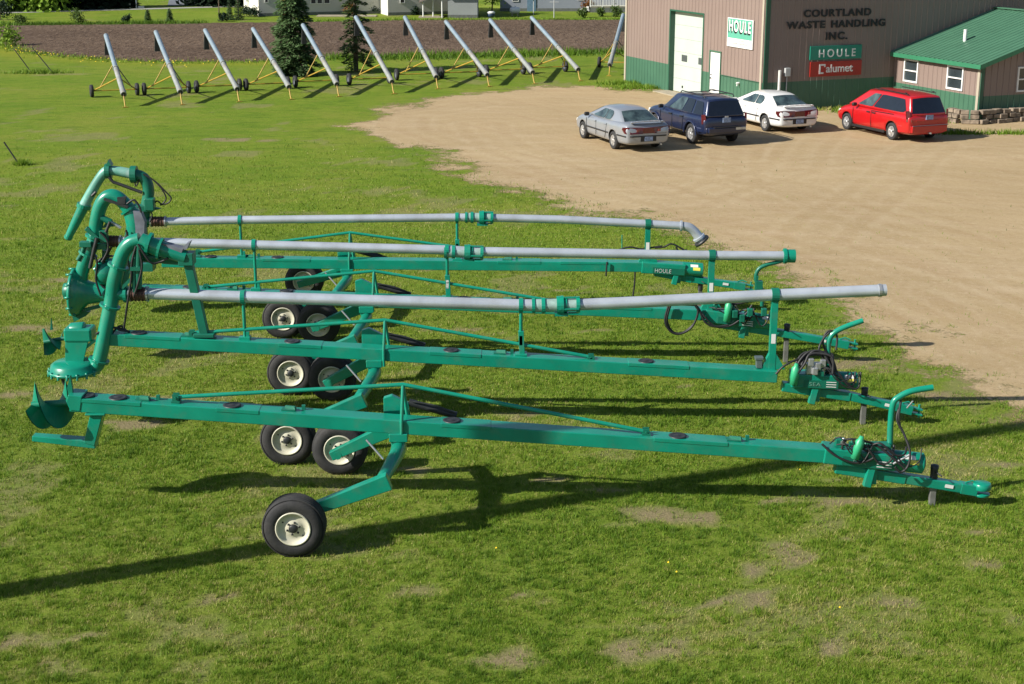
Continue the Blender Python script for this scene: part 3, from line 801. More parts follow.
def car(name, label, cat, loc, yaw, spec, group='cars parked by the warehouse'):
    root = thing(name, (0, 0, 0), label, cat, group)
    tmp = []
    body = MB()
    T = spec['stations']               # x, halfwidth, zbottom, zside(shoulder), zdeck
    ring = []
    for (x, w, zb, zs, zd) in T:
        zm = zb + (zs - zb) * .5
        half = [(0, zb), (w * .82, zb), (w * .955, zb + .09), (w * .995, zm), (w, zs - .12), (w * .955, zs - .02), (w * .86, zd - .0), (w * .5, zd + .02), (0, zd + .025)]
        pts = half + [(-y, z) for y, z in half[-2:0:-1]]
        ring.append([(x, y, z) for y, z in pts])
    n = len(ring[0]); vs = [p for r in ring for p in r]; fs = []
    for i in range(len(ring) - 1):
        for k in range(n):
            k2 = (k + 1) % n
            fs.append((i * n + k, i * n + k2, (i + 1) * n + k2, (i + 1) * n + k))
    fs.append(tuple(reversed(range(n)))); fs.append(tuple(range((len(ring) - 1) * n, len(ring) * n)))
    body.add(vs, fs, True)
    bo = body.build('body', [spec['paint'], ARCH], root)
    sm = bo.modifiers.new('sub', 'SUBSURF'); sm.levels = 2; sm.render_levels = 2
    # arches
    cut = MB(); wr = spec['wheel_r']
    for x in (0, spec['wb']):
        cut.lathe((x, -1.4, wr + .01), (0, 1, 0), [(0, 0), (0, wr + .065), (2.8, wr + .065), (2.8, 0)], 28, mi=1, smooth=False)
    co_ = cut.build('cut_tmp', [spec['paint'], ARCH], None)
    bm_ = bo.modifiers.new('arch', 'BOOLEAN'); bm_.operation = 'DIFFERENCE'; bm_.object = co_; bm_.solver = 'EXACT'
    bpy.context.view_layer.update()
    dg = bpy.context.evaluated_depsgraph_get()
    me = bpy.data.meshes.new_from_object(bo.evaluated_get(dg))
    bo.modifiers.clear(); bo.data = me
    bpy.data.objects.remove(co_)
    for p in me.polygons: p.use_smooth = (p.material_index == 0)
    # inner dark tub so the arches are not see-through
    tub = MB(); tub.box((spec['wb'] / 2, 0, wr + .12), (spec['wb'] + 1.0, spec['w'] * 1.25, .42)); tub.build('underbody', ARCH, root)
    # greenhouse
    g = spec['green']                  # xr0,xf0 (belt), xr1,xf1 (roof), wb,wr, zb,zr
    xr0, xf0, xr1, xf1, wb, wr_, zb, zr = g
    gh = MB()
    A = [(xr0, -wb * .93, zb), (xf0, -wb * .93, zb), (xf0, wb * .93, zb), (xr0, wb * .93, zb)]
    xm0 = xr0 + (xf0 - xr0) * .35; xm1 = xr1 + (xf1 - xr1) * .4
    vsb = []
    def ringpts(xr, xf, w, z, crown):
        xs_ = [xr, xr + (xf - xr) * .3, xr + (xf - xr) * .65, xf]
        return xs_
    nb = 5
    bx = [xr0 + (xf0 - xr0) * k / (nb - 1) for k in range(nb)]; tx = [xr1 + (xf1 - xr1) * k / (nb - 1) for k in range(nb)]
    wid = [.93, .995, 1.0, .985, .90]
    ys = [-1, -.5, 0, .5, 1]
    bot = [[(bx[i] + spec.get('bow', .08) * (1 - y * y) * (-1 if i == 0 else (1 if i == nb - 1 else 0)), y * wb * wid[i], zb) for y in ys] for i in range(nb)]
    rz_ = [-.035, 0, .012, .004, -.03]
    top = [[(tx[i] + spec.get('bow', .08) * .6 * (1 - y * y) * (-1 if i == 0 else (1 if i == nb - 1 else 0)), y * wr_ * wid[i], zr + rz_[i] - .05 * y * y) for y in ys] for i in range(nb)]
    vsb = [p for r in bot for p in r] + [p for r in top for p in r]
    N = nb * 5; fs = []
    for i in range(nb - 1):
        for k in range(4):
            fs.append((N + i * 5 + k, N + (i + 1) * 5 + k, N + (i + 1) * 5 + k + 1, N + i * 5 + k + 1))
            fs.append((i * 5 + k, i * 5 + k + 1, (i + 1) * 5 + k + 1, (i + 1) * 5 + k))
    for i in range(nb - 1):
        for k in (0, 4):
            fs.append((i * 5 + k, (i + 1) * 5 + k, N + (i + 1) * 5 + k, N + i * 5 + k))
    for i in (0, nb - 1):
        for k in range(4):
            fs.append((i * 5 + k, i * 5 + k + 1, N + i * 5 + k + 1, N + i * 5 + k))
    gh.add(vsb, fs, True)
    go = gh.build('roof', spec['paint'], root)
    bv = go.modifiers.new('bevel', 'BEVEL'); bv.width = .07; bv.segments = 4; bv.limit_method = 'ANGLE'; bv.angle_limit = R(28)
    # side panes: polygons given as (t along, v height) mapped between belt and roof lines
    def side_pt(t, v, sgn, off):
        i = min(int(t * (nb - 1)), nb - 2); u = t * (nb - 1) - i
        b0 = Vector(bot[i][4 if sgn > 0 else 0]).lerp(Vector(bot[i + 1][4 if sgn > 0 else 0]), u)
        t0 = Vector(top[i][4 if sgn > 0 else 0]).lerp(Vector(top[i + 1][4 if sgn > 0 else 0]), u)
        p = b0.lerp(t0, v); p.y += sgn * off
        return p
    def rounded(poly, r=.10, seg=4):
        out = []
        n_ = len(poly)
        for i in range(n_):
            p0 = Vector(poly[i - 1]); p1 = Vector(poly[i]); p2 = Vector(poly[(i + 1) % n_])
            rr = poly[i][2] if len(poly[i]) > 2 else r
            p0, p1, p2 = p0.xy, p1.xy, p2.xy
            a = p1.lerp(p0, rr); c_ = p1.lerp(p2, rr)
            for k in range(seg + 1):
                t = k / seg
                out.append(tuple((1 - t) ** 2 * a + 2 * t * (1 - t) * p1 + t * t * c_))
        return out
    for sgn in (1, -1):
        for wname, poly, m_ in spec['side_windows']:
            q = rounded(poly)
            b = MB(); nc, nr = 14, 4
            t0_, t1_ = min(p[0] for p in q) + 1e-4, max(p[0] for p in q) - 1e-4
            vs = []
            for ci in range(nc + 1):
                t = t0_ + (t1_ - t0_) * ci / nc; vv = []
                for (ta, va), (tb, vb) in zip(q, q[1:] + q[:1]):
                    if (ta - t) * (tb - t) <= 0 and ta != tb: vv.append(va + (vb - va) * (t - ta) / (tb - ta))
                lo_, hi_ = min(vv), max(vv)
                for rj in range(nr + 1): vs.append(side_pt(t, lo_ + (hi_ - lo_) * rj / nr, sgn, .018))
            b.add(vs, [(ci * (nr + 1) + rj, (ci + 1) * (nr + 1) + rj, (ci + 1) * (nr + 1) + rj + 1, ci * (nr + 1) + rj + 1) for ci in range(nc) for rj in range(nr)], True)
            b.build('side_window', m_, root)
    def end_pt(i, y, v, off):
        kx = (y + 1) * 2; k = min(int(kx), 3); u = kx - k
        b0 = Vector(bot[i][k]).lerp(Vector(bot[i][k + 1]), u); t0 = Vector(top[i][k]).lerp(Vector(top[i][k + 1]), u)
        p = b0.lerp(t0, v)
        nrm = (t0 - b0).cross(Vector((0, 1, 0))).normalized()
        if (nrm.x > 0) == (i == 0): nrm = -nrm
        return p + nrm * off
    for i, wname, m_ in ((0, 'rear_window', spec.get('rear_glass', CGLASS)), (nb - 1, 'windscreen', CGLASS)):
        v0, v1 = (spec['rear_v'] if i == 0 else (.06, .9))
        ynum = 9; b = MB(); vs = []
        for v in (v0, (v0 + v1) / 2, v1):
            for k in range(ynum):
                y = -.91 + 1.82 * k / (ynum - 1)
                if spec.get('taper') and i == 0: y *= 1.0
                vs.append(end_pt(i, y, v, .014))
        fs = []
        for r_ in range(2):
            for k in range(ynum - 1):
                fs.append((r_ * ynum + k, r_ * ynum + k + 1, (r_ + 1) * ynum + k + 1, (r_ + 1) * ynum + k))
        b.add(vs, fs, True)
        b.build(wname, m_, root)
    # wheels
    for x in (0, spec['wb']):
        for sgn in (1, -1):
            yc = sgn * (spec['w'] - .12)
            b = MB()
            rr = spec['rim_r']
            b.lathe((x, yc, wr), (0, sgn, 0), [(-.11, rr), (-.11, wr - .03), (-.08, wr), (.08, wr), (.105, wr - .035), (.11, rr + .015), (.07, rr)], 28)
            wo = b.build('wheel', TYRE, root)
            b = MB()
            b.lathe((x, yc, wr), (0, sgn, 0), [(.072, rr), (.095, rr - .015), (.05, rr - .05), (.045, .02), (.045, 0)], 28)
            for k in range(spec.get('spokes', 5)):
                an = 2 * math.pi * k / spec.get('spokes', 5)
                p1 = Vector((x + math.cos(an) * .05, yc + sgn * .085, wr + math.sin(an) * .05)); p2 = Vector((x + math.cos(an) * (rr - .02), yc + sgn * .075, wr + math.sin(an) * (rr - .02)))
                b.bar(p1, p2, .07, .03, .10, .03, up=(0, 1, 0))
            b.lathe((x, yc, wr), (0, sgn, 0), [(.07, .06), (.10, .055), (.105, .0)], 14)
            b.build('rim', [ALLOY], wo)
            b = MB(); b.lathe((x, yc, wr), (0, sgn, 0), [(.046, rr - .06), (.048, rr - .06), (.048, 0)], 20); b.build('brake_disc', DARK, wo)
    # parts given directly
    for nm, m_, fn, bev in spec['extras']:
        b = MB(); fn(b); b.build(nm, m_, root, bevel=bev)
    for sgn in (1, -1):
        b = MB(); mx, my, mz = spec['mirror']
        b.box((mx, sgn * my, mz), (.12, .2, .14)); b.build('wing_mirror', spec.get('mirror_mat', spec['paint']), root, bevel=.04)
    root.location = (loc[0], loc[1], 0); root.rotation_euler = (0, 0, yaw)
    root['group'] = group; root.scale = (spec.get('fit', 1.0),) * 3
    return root

# sedan (rear axle at x=0, nose to +x)
W = .925
SED = [(-1.14, .70, .36, .70, .70), (-1.10, .82, .30, .86, .88), (-1.02, .875, .26, .98, 1.02), (-.75, .91, .24, 1.00, 1.045), (-.42, .925, .22, .99, 1.05), (0, .925, .21, .98, 1.04),
       (.9, .925, .20, .96, 1.0), (1.9, .925, .20, .94, .97), (2.5, .915, .20, .93, .99), (3.0, .90, .22, .86, .94), (3.5, .85, .24, .76, .83), (3.82, .74, .28, .66, .70), (3.93, .58, .34, .58, .58)]
def sedan_spec(p, glass, rimspokes):
    def strip(b):
        for s in (1, -1):
            b.bar((.42, s * .926, .56), (2.4, s * .926, .55), .02, .045)
    def bump(b):
        b.bar((-1.16, -.66, .585), (-1.16, .66, .585), .02, .045)
        for s in (1, -1):
            b.bar((-1.155, s * .66, .585), (-1.02, s * .86, .585), .02, .045); b.bar((-1.02, s * .872, .585), (-.40, s * .93, .585), .02, .045)
    def lights(b):
        for s in (1, -1):
            b.prism([(-1.155, s * .22, .67), (-1.145, s * .70, .67), (-1.06, s * .885, .69), (-.96, s * .93, .82), (-.98, s * .92, .90), (-1.08, s * .80, .92), (-1.13, s * .22, .90)], (.12, 0, 0))
        b.box((-1.10, 0, .785), (.09, .44, .21))
    def rev(b):
        for s in (1, -1): b.box((-1.150, s * .42, .79), (.03, .10, .09))
    def plate(b): b.box((-1.165, 0, .49), (.02, .32, .16))
    def recess(b): b.box((-1.152, 0, .49), (.02, .60, .19))
    def spoiler(b):
        pts = [(-1.05 + .10 * (k / 6 - .5) ** 2 * 4 * .6, -.66 + 1.32 * k / 6, 1.115 - .05 * (abs(k / 3 - 1)) ** 3) for k in range(7)]
        for a, c_ in zip(pts, pts[1:]): b.bar(a, c_, .14, .035)
        for s in (1, -1): b.box((-1.0, s * .6, 1.07), (.10, .06, .07))
    def handles(b):
        for s in (1, -1):
            for x in (.62, 1.55): b.bar((x, s * .928, .83), (x + .2, s * .928, .83), .025, .04)
    def seams(b):
        for s in (1, -1):
            for x in (.52, 1.50, 2.40): b.bar((x + (.16 if x < 1 else 0), s * .920, .34), (x, s * .922, .88), .016, .012)
    def exh(b): b.tube([(-1.18, -.5, .27), (-.9, -.5, .27)], .03, 8)
    def lamp(b):
        for s in (1, -1): b.prism([(3.72, s * .30, .58), (3.60, s * .76, .58), (3.45, s * .80, .70), (3.62, s * .30, .72)], (.16, 0, 0))
    return dict(fit=.965, paint=p, stations=SED, w=W, wb=2.81, wheel_r=.325, rim_r=.205, spokes=rimspokes,
        green=(-.62, 2.62, .18, 1.62, .83, .60, .98, 1.45), bow=.12, rear_v=(.03, .92), rear_glass=CGLASS,
        side_windows=[('rear', [(.32, .10, .35), (.47, .10, .05), (.47, .86, .05), (.20, .86, .45)], glass), ('front', [(.49, .10, .05), (.86, .10, .2), (.70, .86, .15), (.49, .86, .05)], glass)],
        mirror=(2.25, .97, 1.02), mirror_mat=TRIMB if p is P_SILVER else p,
        extras=[('side_trim', TRIMB, strip, 0), ('bumper_strip', TRIMB, bump, 0), ('rear_lamp', TAIL, lights, .01), ('backup_lamp', TAILW, rev, .004), ('plate_recess', TRIMB, recess, 0), ('number_plate', PLATE, plate, 0),
                ('spoiler', p, spoiler, .012), ('pull_handle', p, handles, .008), ('shut_line', TRIMB, seams, 0), ('exhaust', STEEL, exh, 0), ('front_lamp', WHITE, lamp, .01)])
car('sedan', 'silver four door sedan, dusty, leftmost of the parked cars', 'car', (4.37, 53.86), R(110.6), sedan_spec(P_SILVER, CGLASS, 6))
car('sedan', 'white four door sedan between the blue SUV and the red minivan', 'car', (10.42, 58.25), R(111.5), sedan_spec(P_WHITE, CGLASS, 7))

SUVS = [(-1.02, .72, .48, .80, .80), (-1.0, .88, .42, .98, 1.00), (-.90, .93, .38, 1.06, 1.09), (-.5, .945, .34, 1.07, 1.10), (0, .945, .33, 1.06, 1.10), (.9, .945, .32, 1.05, 1.09), (1.9, .945, .32, 1.05, 1.08),
        (2.35, .94, .33, 1.06, 1.12), (2.9, .93, .34, 1.02, 1.10), (3.4, .90, .36, .96, 1.02), (3.7, .80, .42, .86, .88), (3.80, .66, .50, .74, .74)]
def suv_lights(b):
    for s in (1, -1): b.prism([(-1.01, s * .80, .82), (-.90, s * .935, .82), (-.86, s * .94, 1.16), (-.94, s * .84, 1.18)], (.06, 0, 0))
def suv_rails(b):
    for s in (1, -1):
        b.tube([(-.45, s * .60, 1.72), (-.35, s * .62, 1.79), (1.3, s * .62, 1.80), (1.42, s * .60, 1.73)], .022, 8)
    for x in (.0, .85): b.bar((x, -.62, 1.79), (x, .62, 1.79), .05, .025)
def suv_bumper(b):
    b.bar((-1.06, -.78, .60), (-1.06, .78, .60), .16, .20)
    for s in (1, -1): b.bar((-1.04, s * .78, .60), (-.55, s * .965, .60), .08, .18)
def suv_step(b): b.box((-1.10, 0, .705), (.14, 1.1, .02))
def suv_chrome(b): b.box((-1.145, -.55, .64), (.015, .42, .09))
def suv_plate(b): b.box((-1.045, 0, .95), (.03, .32, .17))
def suv_mark(b): b.box((-1.03, 0, 1.07), (.03, .15, .06))
def suv_flare(b):
    for x in (0, 2.87):
        for s in (1, -1):
            pts = [(x + math.cos(a) * .46, s * .95, .37 + math.sin(a) * .46) for a in [math.pi * k / 10 for k in range(11)]]
            b.tube(pts, .035, 8)
def suv_wiper(b): b.bar((-.93, -.1, 1.17), (-.95, .45, 1.20), .02, .02)
def suv_seams(b):
    for s in (1, -1):
        for x in (.55, 1.45, 2.4): b.bar((x + (.12 if x < 1 else 0), s * .943, .42), (x, s * .945, 1.0), .014, .012)
        for x in (.62, 1.5): b.bar((x, s * .95, .93), (x + .2, s * .95, .93), .03, .045)
def suv_lamp(b):
    for s in (1, -1): b.prism([(3.62, s * .42, .72), (3.52, s * .80, .72), (3.45, s * .82, .90), (3.55, s * .42, .92)], (.16, 0, 0))
car('suv', 'dark blue SUV with roof rails, parked beside the silver sedan', 'car', (7.28, 55.20), R(112), dict(fit=.975, paint=P_BLUE, stations=SUVS, w=.945, wb=2.87, wheel_r=.37, rim_r=.225, spokes=6,
    green=(-.96, 2.55, -.74, 1.72, .88, .68, 1.06, 1.74), bow=.06, rear_v=(.12, .90), rear_glass=PGLASS,
    side_windows=[('q', [(.07, .12, .08), (.26, .12, .05), (.26, .86, .05), (.09, .86, .15)], PGLASS), ('rear', [(.30, .12, .05), (.49, .12, .05), (.49, .88, .05), (.30, .88, .05)], PGLASS), ('front', [(.515, .12, .05), (.84, .12, .1), (.72, .88, .1), (.515, .88, .05)], CGLASS)],
    mirror=(2.22, 1.02, 1.14), mirror_mat=TRIMB,
    extras=[('rear_lamp', TAIL, suv_lights, .01), ('roof_bar', TRIMB, suv_rails, 0), ('bumper', P_BLUE, suv_bumper, .04), ('bumper_step', TRIMB, suv_step, 0), ('bumper_chrome', STEEL, suv_chrome, 0), ('number_plate', PLATE, suv_plate, 0), ('badge', STEEL, suv_mark, .01), ('arch_lip', P_BLUE, suv_flare, 0), ('wiper', TRIMB, suv_wiper, 0), ('shut_line', TRIMB, suv_seams, 0), ('front_lamp', WHITE, suv_lamp, .01)]))

VANS = [(-1.06, .74, .40, .82, .82), (-1.04, .90, .32, .98, 1.0), (-.95, .945, .28, 1.04, 1.06), (-.5, .96, .25, 1.04, 1.07), (0, .96, .24, 1.03, 1.06), (1.0, .96, .22, 1.01, 1.04), (2.1, .96, .22, .99, 1.02),
        (2.7, .95, .23, .97, 1.06), (3.2, .935, .24, .90, 1.0), (3.6, .89, .26, .80, .88), (3.9, .78, .32, .70, .74), (4.02, .62, .40, .60, .60)]
def van_lights(b):
    for s in (1, -1): b.prism([(-1.055, s * .80, .80), (-.96, s * .94, .80), (-.90, s * .955, 1.20), (-.98, s * .85, 1.22)], (.06, 0, 0))
def van_rev(b):
    for s in (1, -1): b.prism([(-1.062, s * .80, .80), (-.965, s * .945, .80), (-.955, s * .948, .90), (-1.055, s * .80, .90)], (.05, 0, 0))
def van_bump(b):
    b.bar((-1.08, -.80, .52), (-1.08, .80, .52), .10, .26)
    for s in (1, -1): b.bar((-1.06, s * .80, .52), (-.48, s * .975, .50), .05, .26)
def van_strip(b): b.bar((-1.15, -.80, .66), (-1.15, .80, .66), .05, .02)
def van_plate(b): b.box((-1.065, 0, .95), (.03, .32, .17))
def van_seams(b):
    for s in (1, -1):
        for x in (1.32, 2.55): b.bar((x, s * .957, .32), (x, s * .959, .97), .016, .014)
        b.bar((-.1, s * .955, 1.0), (1.3, s * .955, .97), .012, .02)
        for x in (1.05, 1.42): b.bar((x, s * .965, .90), (x + .2, s * .965, .90), .03, .045)
def van_sill(b):
    for s in (1, -1): b.bar((.42, s * .93, .27), (2.6, s * .93, .26), .04, .09)
def van_rails(b):
    for s in (1, -1): b.bar((-.5, s * .62, 1.775), (1.6, s * .62, 1.79), .035, .03)
    b.box((-.35, .62, 1.80), (.10, .05, .05)); b.box((-.35, -.62, 1.80), (.10, .05, .05))
def van_lamp(b):
    for s in (1, -1): b.prism([(3.82, s * .40, .62), (3.66, s * .80, .62), (3.5, s * .87, .78), (3.7, s * .40, .78)], (.14, 0, 0))
def van_hitch(b): b.tube([(-1.22, 0, .36), (-.9, 0, .36)], .035, 8)
def van_handle(b): b.box((-1.06, 0, .84), (.03, 1.2, .03))
car('minivan', 'red minivan with dark rear glass, parked by the office annex', 'car', (14.74, 56.05), R(112), dict(fit=.96, paint=P_RED, stations=VANS, w=.96, wb=3.0, wheel_r=.33, rim_r=.21, spokes=5,
    green=(-1.0, 3.15, -.72, 1.95, .90, .72, 1.02, 1.77), bow=.10, rear_v=(.12, .90), rear_glass=PGLASS,
    side_windows=[('rear', [(.06, .14, .18), (.575, .14, .03), (.575, .86, .03), (.07, .86, .15)], PGLASS), ('front', [(.595, .14, .04), (.85, .14, .1), (.755, .86, .12), (.595, .86, .05)], CGLASS)],
    mirror=(2.35, 1.04, 1.10), mirror_mat=TRIMB,
    extras=[('rear_lamp', TAIL, van_lights, .01), ('backup_lamp', TAILW, van_rev, .005), ('bumper', P_RED, van_bump, .04), ('bumper_strip', GREYB, van_strip, 0), ('number_plate', PLATE, van_plate, 0), ('shut_line', TRIMB, van_seams, 0), ('rocker_trim', TRIMB, van_sill, 0), ('roof_bar', TRIMB, van_rails, 0), ('front_lamp', WHITE, van_lamp, .01), ('tow_bar', STEEL, van_hitch, 0), ('tailgate_trim', P_RED, van_handle, .008)]))
# ---------------------------------------------------------------- green manure-pump trailers
rb = random.Random(11)
def helicoid(mb, a, b, r, turns, ph=0.0, th=.012, r0=.04):
    a = Vector(a); b = Vector(b); ax = (b - a).normalized()
    u = Vector((0, 0, 1)); u = (u - ax * u.dot(ax)).normalized(); w = ax.cross(u)
    n = int(28 * turns)
    for side in (0, 1):
        vs = []
        for k in range(n + 1):
            t = k / n; an = ph + 2 * math.pi * turns * t
            d = u * math.cos(an) + w * math.sin(an)
            rr = r * (0.85 + .15 * math.sin(math.pi * t))
            c = a.lerp(b, t) + ax * (th if side else 0)
            vs += [c + d * r0, c + d * rr]
        mb.add(vs, [(2 * k, 2 * k + 1, 2 * k + 3, 2 * k + 2) for k in range(n)], True)

def trailer(label, Yc, px, beam, near, far, truss, caps, ribs, out=0.0, group='green pump trailers'):
    """px: axle pivot X; beam: (x0,z0,x1,z1) of the top edge"""
    root = thing('pump_trailer', (px, Yc, 0), label, 'trailer', group)
    x0, z0, x1, z1 = beam
    H_, W_ = .20, .30
    zt = lambda x: z0 + (z1 - z0) * (x - x0) / (x1 - x0)
    b = MB(); b.bar((x0, Yc, z0 - H_ / 2), (x1, Yc, z1 - H_ / 2), W_, H_)
    bo = b.build('beam', GREEN, root, bevel=.012)
    b = MB()
    for xa, xb in ribs:                                    # access covers folded over the top
        b.bar((xa, Yc - .003, zt(xa) - .022), (xb, Yc - .003, zt(xb) - .022), W_ + .008, .056)
    b.build('access_cover', GREEN, bo, bevel=.006)
    b = MB()
    for x in caps:
        b.lathe((x, Yc, zt(x) + .006), (0, 0, 1), [(0, .13), (.012, .13), (.014, .10), (.010, .09), (.010, .05), (.018, .04), (.018, 0)], 20)
    b.build('oval_cap', DARK, bo)
    b = MB()
    for x in caps[::2]:
        b.bar((x + .75, Yc + .05, zt(x + .75) + .02), (x + .9, Yc - .05, zt(x + .9) + .05), .03, .05); b.box((x + .8, Yc, zt(x + .8) + .01), (.2, .12, .02))
        b.box((x + 1.0, Yc + .06, zt(x + 1.0) + .03), (.05, .05, .07))
    b.build('small_bracket', GREEN_D, bo)
    # undercarriage
    zp = zt(px) - H_; Yu = Yc - .16
    b = MB(); b.box((px + .02, Yc, zp - .05), (.26, W_ + .08, .12)); b.prism([(px - .12, Yc - .17, zp), (px + .14, Yc - .17, zp), (px + .09, Yc - .17, zp - .22), (px - .07, Yc - .17, zp - .22)], (0, .34, 0)); b.build('pivot_bracket', GREEN, root, bevel=.01)
    zk = zp - .22
    b = MB(); b.tube([(px - .14, Yu - 1.12 - out, zk - .05), (px - .03, Yu - .5 - out * .5, zk), (px + .02, Yu, zk), (px - .03, Yu + .5, zk), (px - .14, Yu + 1.12, zk - .05)], [.085, .10, .11, .10, .085], 14, sub=3); b.build('axle', GREEN, root)
    for sgn, off in ((-1, near), (1, far)):
        wx = px + off; w_ = out if sgn < 0 else 0.0; yw = Yu + sgn * (1.48 + w_); ya = Yu + sgn * (1.16 + w_)
        b = MB(); b.bar((px - .02, ya - sgn * .03, zk - .02), (wx - .10, ya, .39), .14, .23, .12, .14)
        b.lathe((px - .11, ya, zk - .05), (0, sgn, 0), [(-.16, .088), (.0, .088), (.02, .06), (.02, 0)], 18)
        b.tube([(wx, ya - .07 * sgn, .41), (wx, yw, .41)], .06, 12)
        b.build('wheel_arm', GREEN, root, bevel=.012)
        b = MB()
        b.lathe((wx, yw, .41), (0, sgn, 0), [(-.13, .22), (-.155, .27), (-.15, .36), (-.11, .40), (-.03, .413), (.03, .413), (.11, .40), (.15, .36), (.155, .27), (.13, .22)], 40)
        for k in range(5):                                 # ribbed tread
            b.lathe((wx, yw, .41), (0, sgn, 0), [(-.105 + k * .05, .40), (-.10 + k * .05, .419), (-.08 + k * .05, .419), (-.075 + k * .05, .40)], 40)
        wo = b.build('wheel', TYRE, root)
        for face in (-1, 1):
            b = MB()
            b.lathe((wx, yw, .41), (0, face, 0), [(.13, .235), (.155, .235), (.155, .218), (.135, .208), (.110, .195), (.105, .12), (.115, .11), (.115, 0)], 32)
            for k in range(8):
                an = 2 * math.pi * k / 8 + .2
                pass
            b.build('rim', CREAM, wo)
            b = MB()
            b.lathe((wx, yw, .41), (0, face, 0), [(.110, .062), (.145, .058), (.155, .045), (.155, 0)], 16)
            for k in range(6):
                an = 2 * math.pi * k / 6 + .3
                b.lathe((wx + math.cos(an) * .085, yw, .41 + math.sin(an) * .085), (0, face, 0), [(.110, .014), (.130, .014), (.132, 0)], 8)
            for k in range(2):
                an = 2.6 + 3.0 * k
                b.lathe((wx + math.cos(an) * .16, yw, .41 + math.sin(an) * .16), (0, face, 0), [(.098, .016), (.110, .012), (.112, 0)], 8)
            b.build('hub', DARK, wo)
    # mast and truss rod
    (lx, _, lz), (mx, _, mz), (rx, _, rz_) = truss
    b = MB(); b.tube([(lx, Yc, lz), (mx, Yc, mz), (rx, Yc, rz_)], .030, 10); b.build('truss_rod', GREEN, root)
    b = MB()
    for s in (-1, 1):
        b.tube([(mx, Yc + s * .01, mz - .01), (mx + .01 + .03 * s, Yc + s * .165, zt(mx) - .02), (mx + .01 + .03 * s, Yc + s * .165, zt(mx) - .28)], .026, 10)
    b.build('mast', GREEN, root)
    b = MB()
    for (x, z), s in (((lx, lz), -1), ((rx, rz_), 1)):
        b.box((x, Yc, zt(x) + .015), (.12, .14, .03)); b.box((x, Yc - .04, z), (.09, .015, .10)); b.box((x, Yc + .04, z), (.09, .015, .10)); b.tube([(x, Yc - .07, z), (x, Yc + .07, z)], .018, 8)
    b.build('rod_bracket', GREEN_D, root)
    # lift cylinder on the far side of the beam
    b = MB(); zc = zt(px - .05)
    b.prism([(px - .22, Yc + .30, zc - .28), (px + .18, Yc + .30, zc - .28), (px + .14, Yc + .30, zc + .10), (px - .10, Yc + .30, zc + .22), (px - .22, Yc + .30, zc + .18)], (0, .10, 0)); b.box((px, Yc + .2, zc - .18), (.3, .25, .14)); b.build('cylinder_bracket', GREEN, root, bevel=.01)
    b = MB(); b.tube([(px + .14, Yc + .36, zc + .10), (px + .82, Yc + .36, zc - .10)], .055, 12); b.tube([(px + .2, Yc + .30, zc + .13), (px + .5, Yc + .28, zc + .08), (px + .80, Yc + .30, zc - .04)], .014, 8, sub=4); b.build('lift_cylinder', DARK, root)
    # far strut between arm and beam
    b = MB(); b.tube([(px - .42, Yc - .3, zp - .03), (px - .18, Yc - .4, zk - .06)], .016, 8); b.build('strut', STEEL, root)
    return root, zt

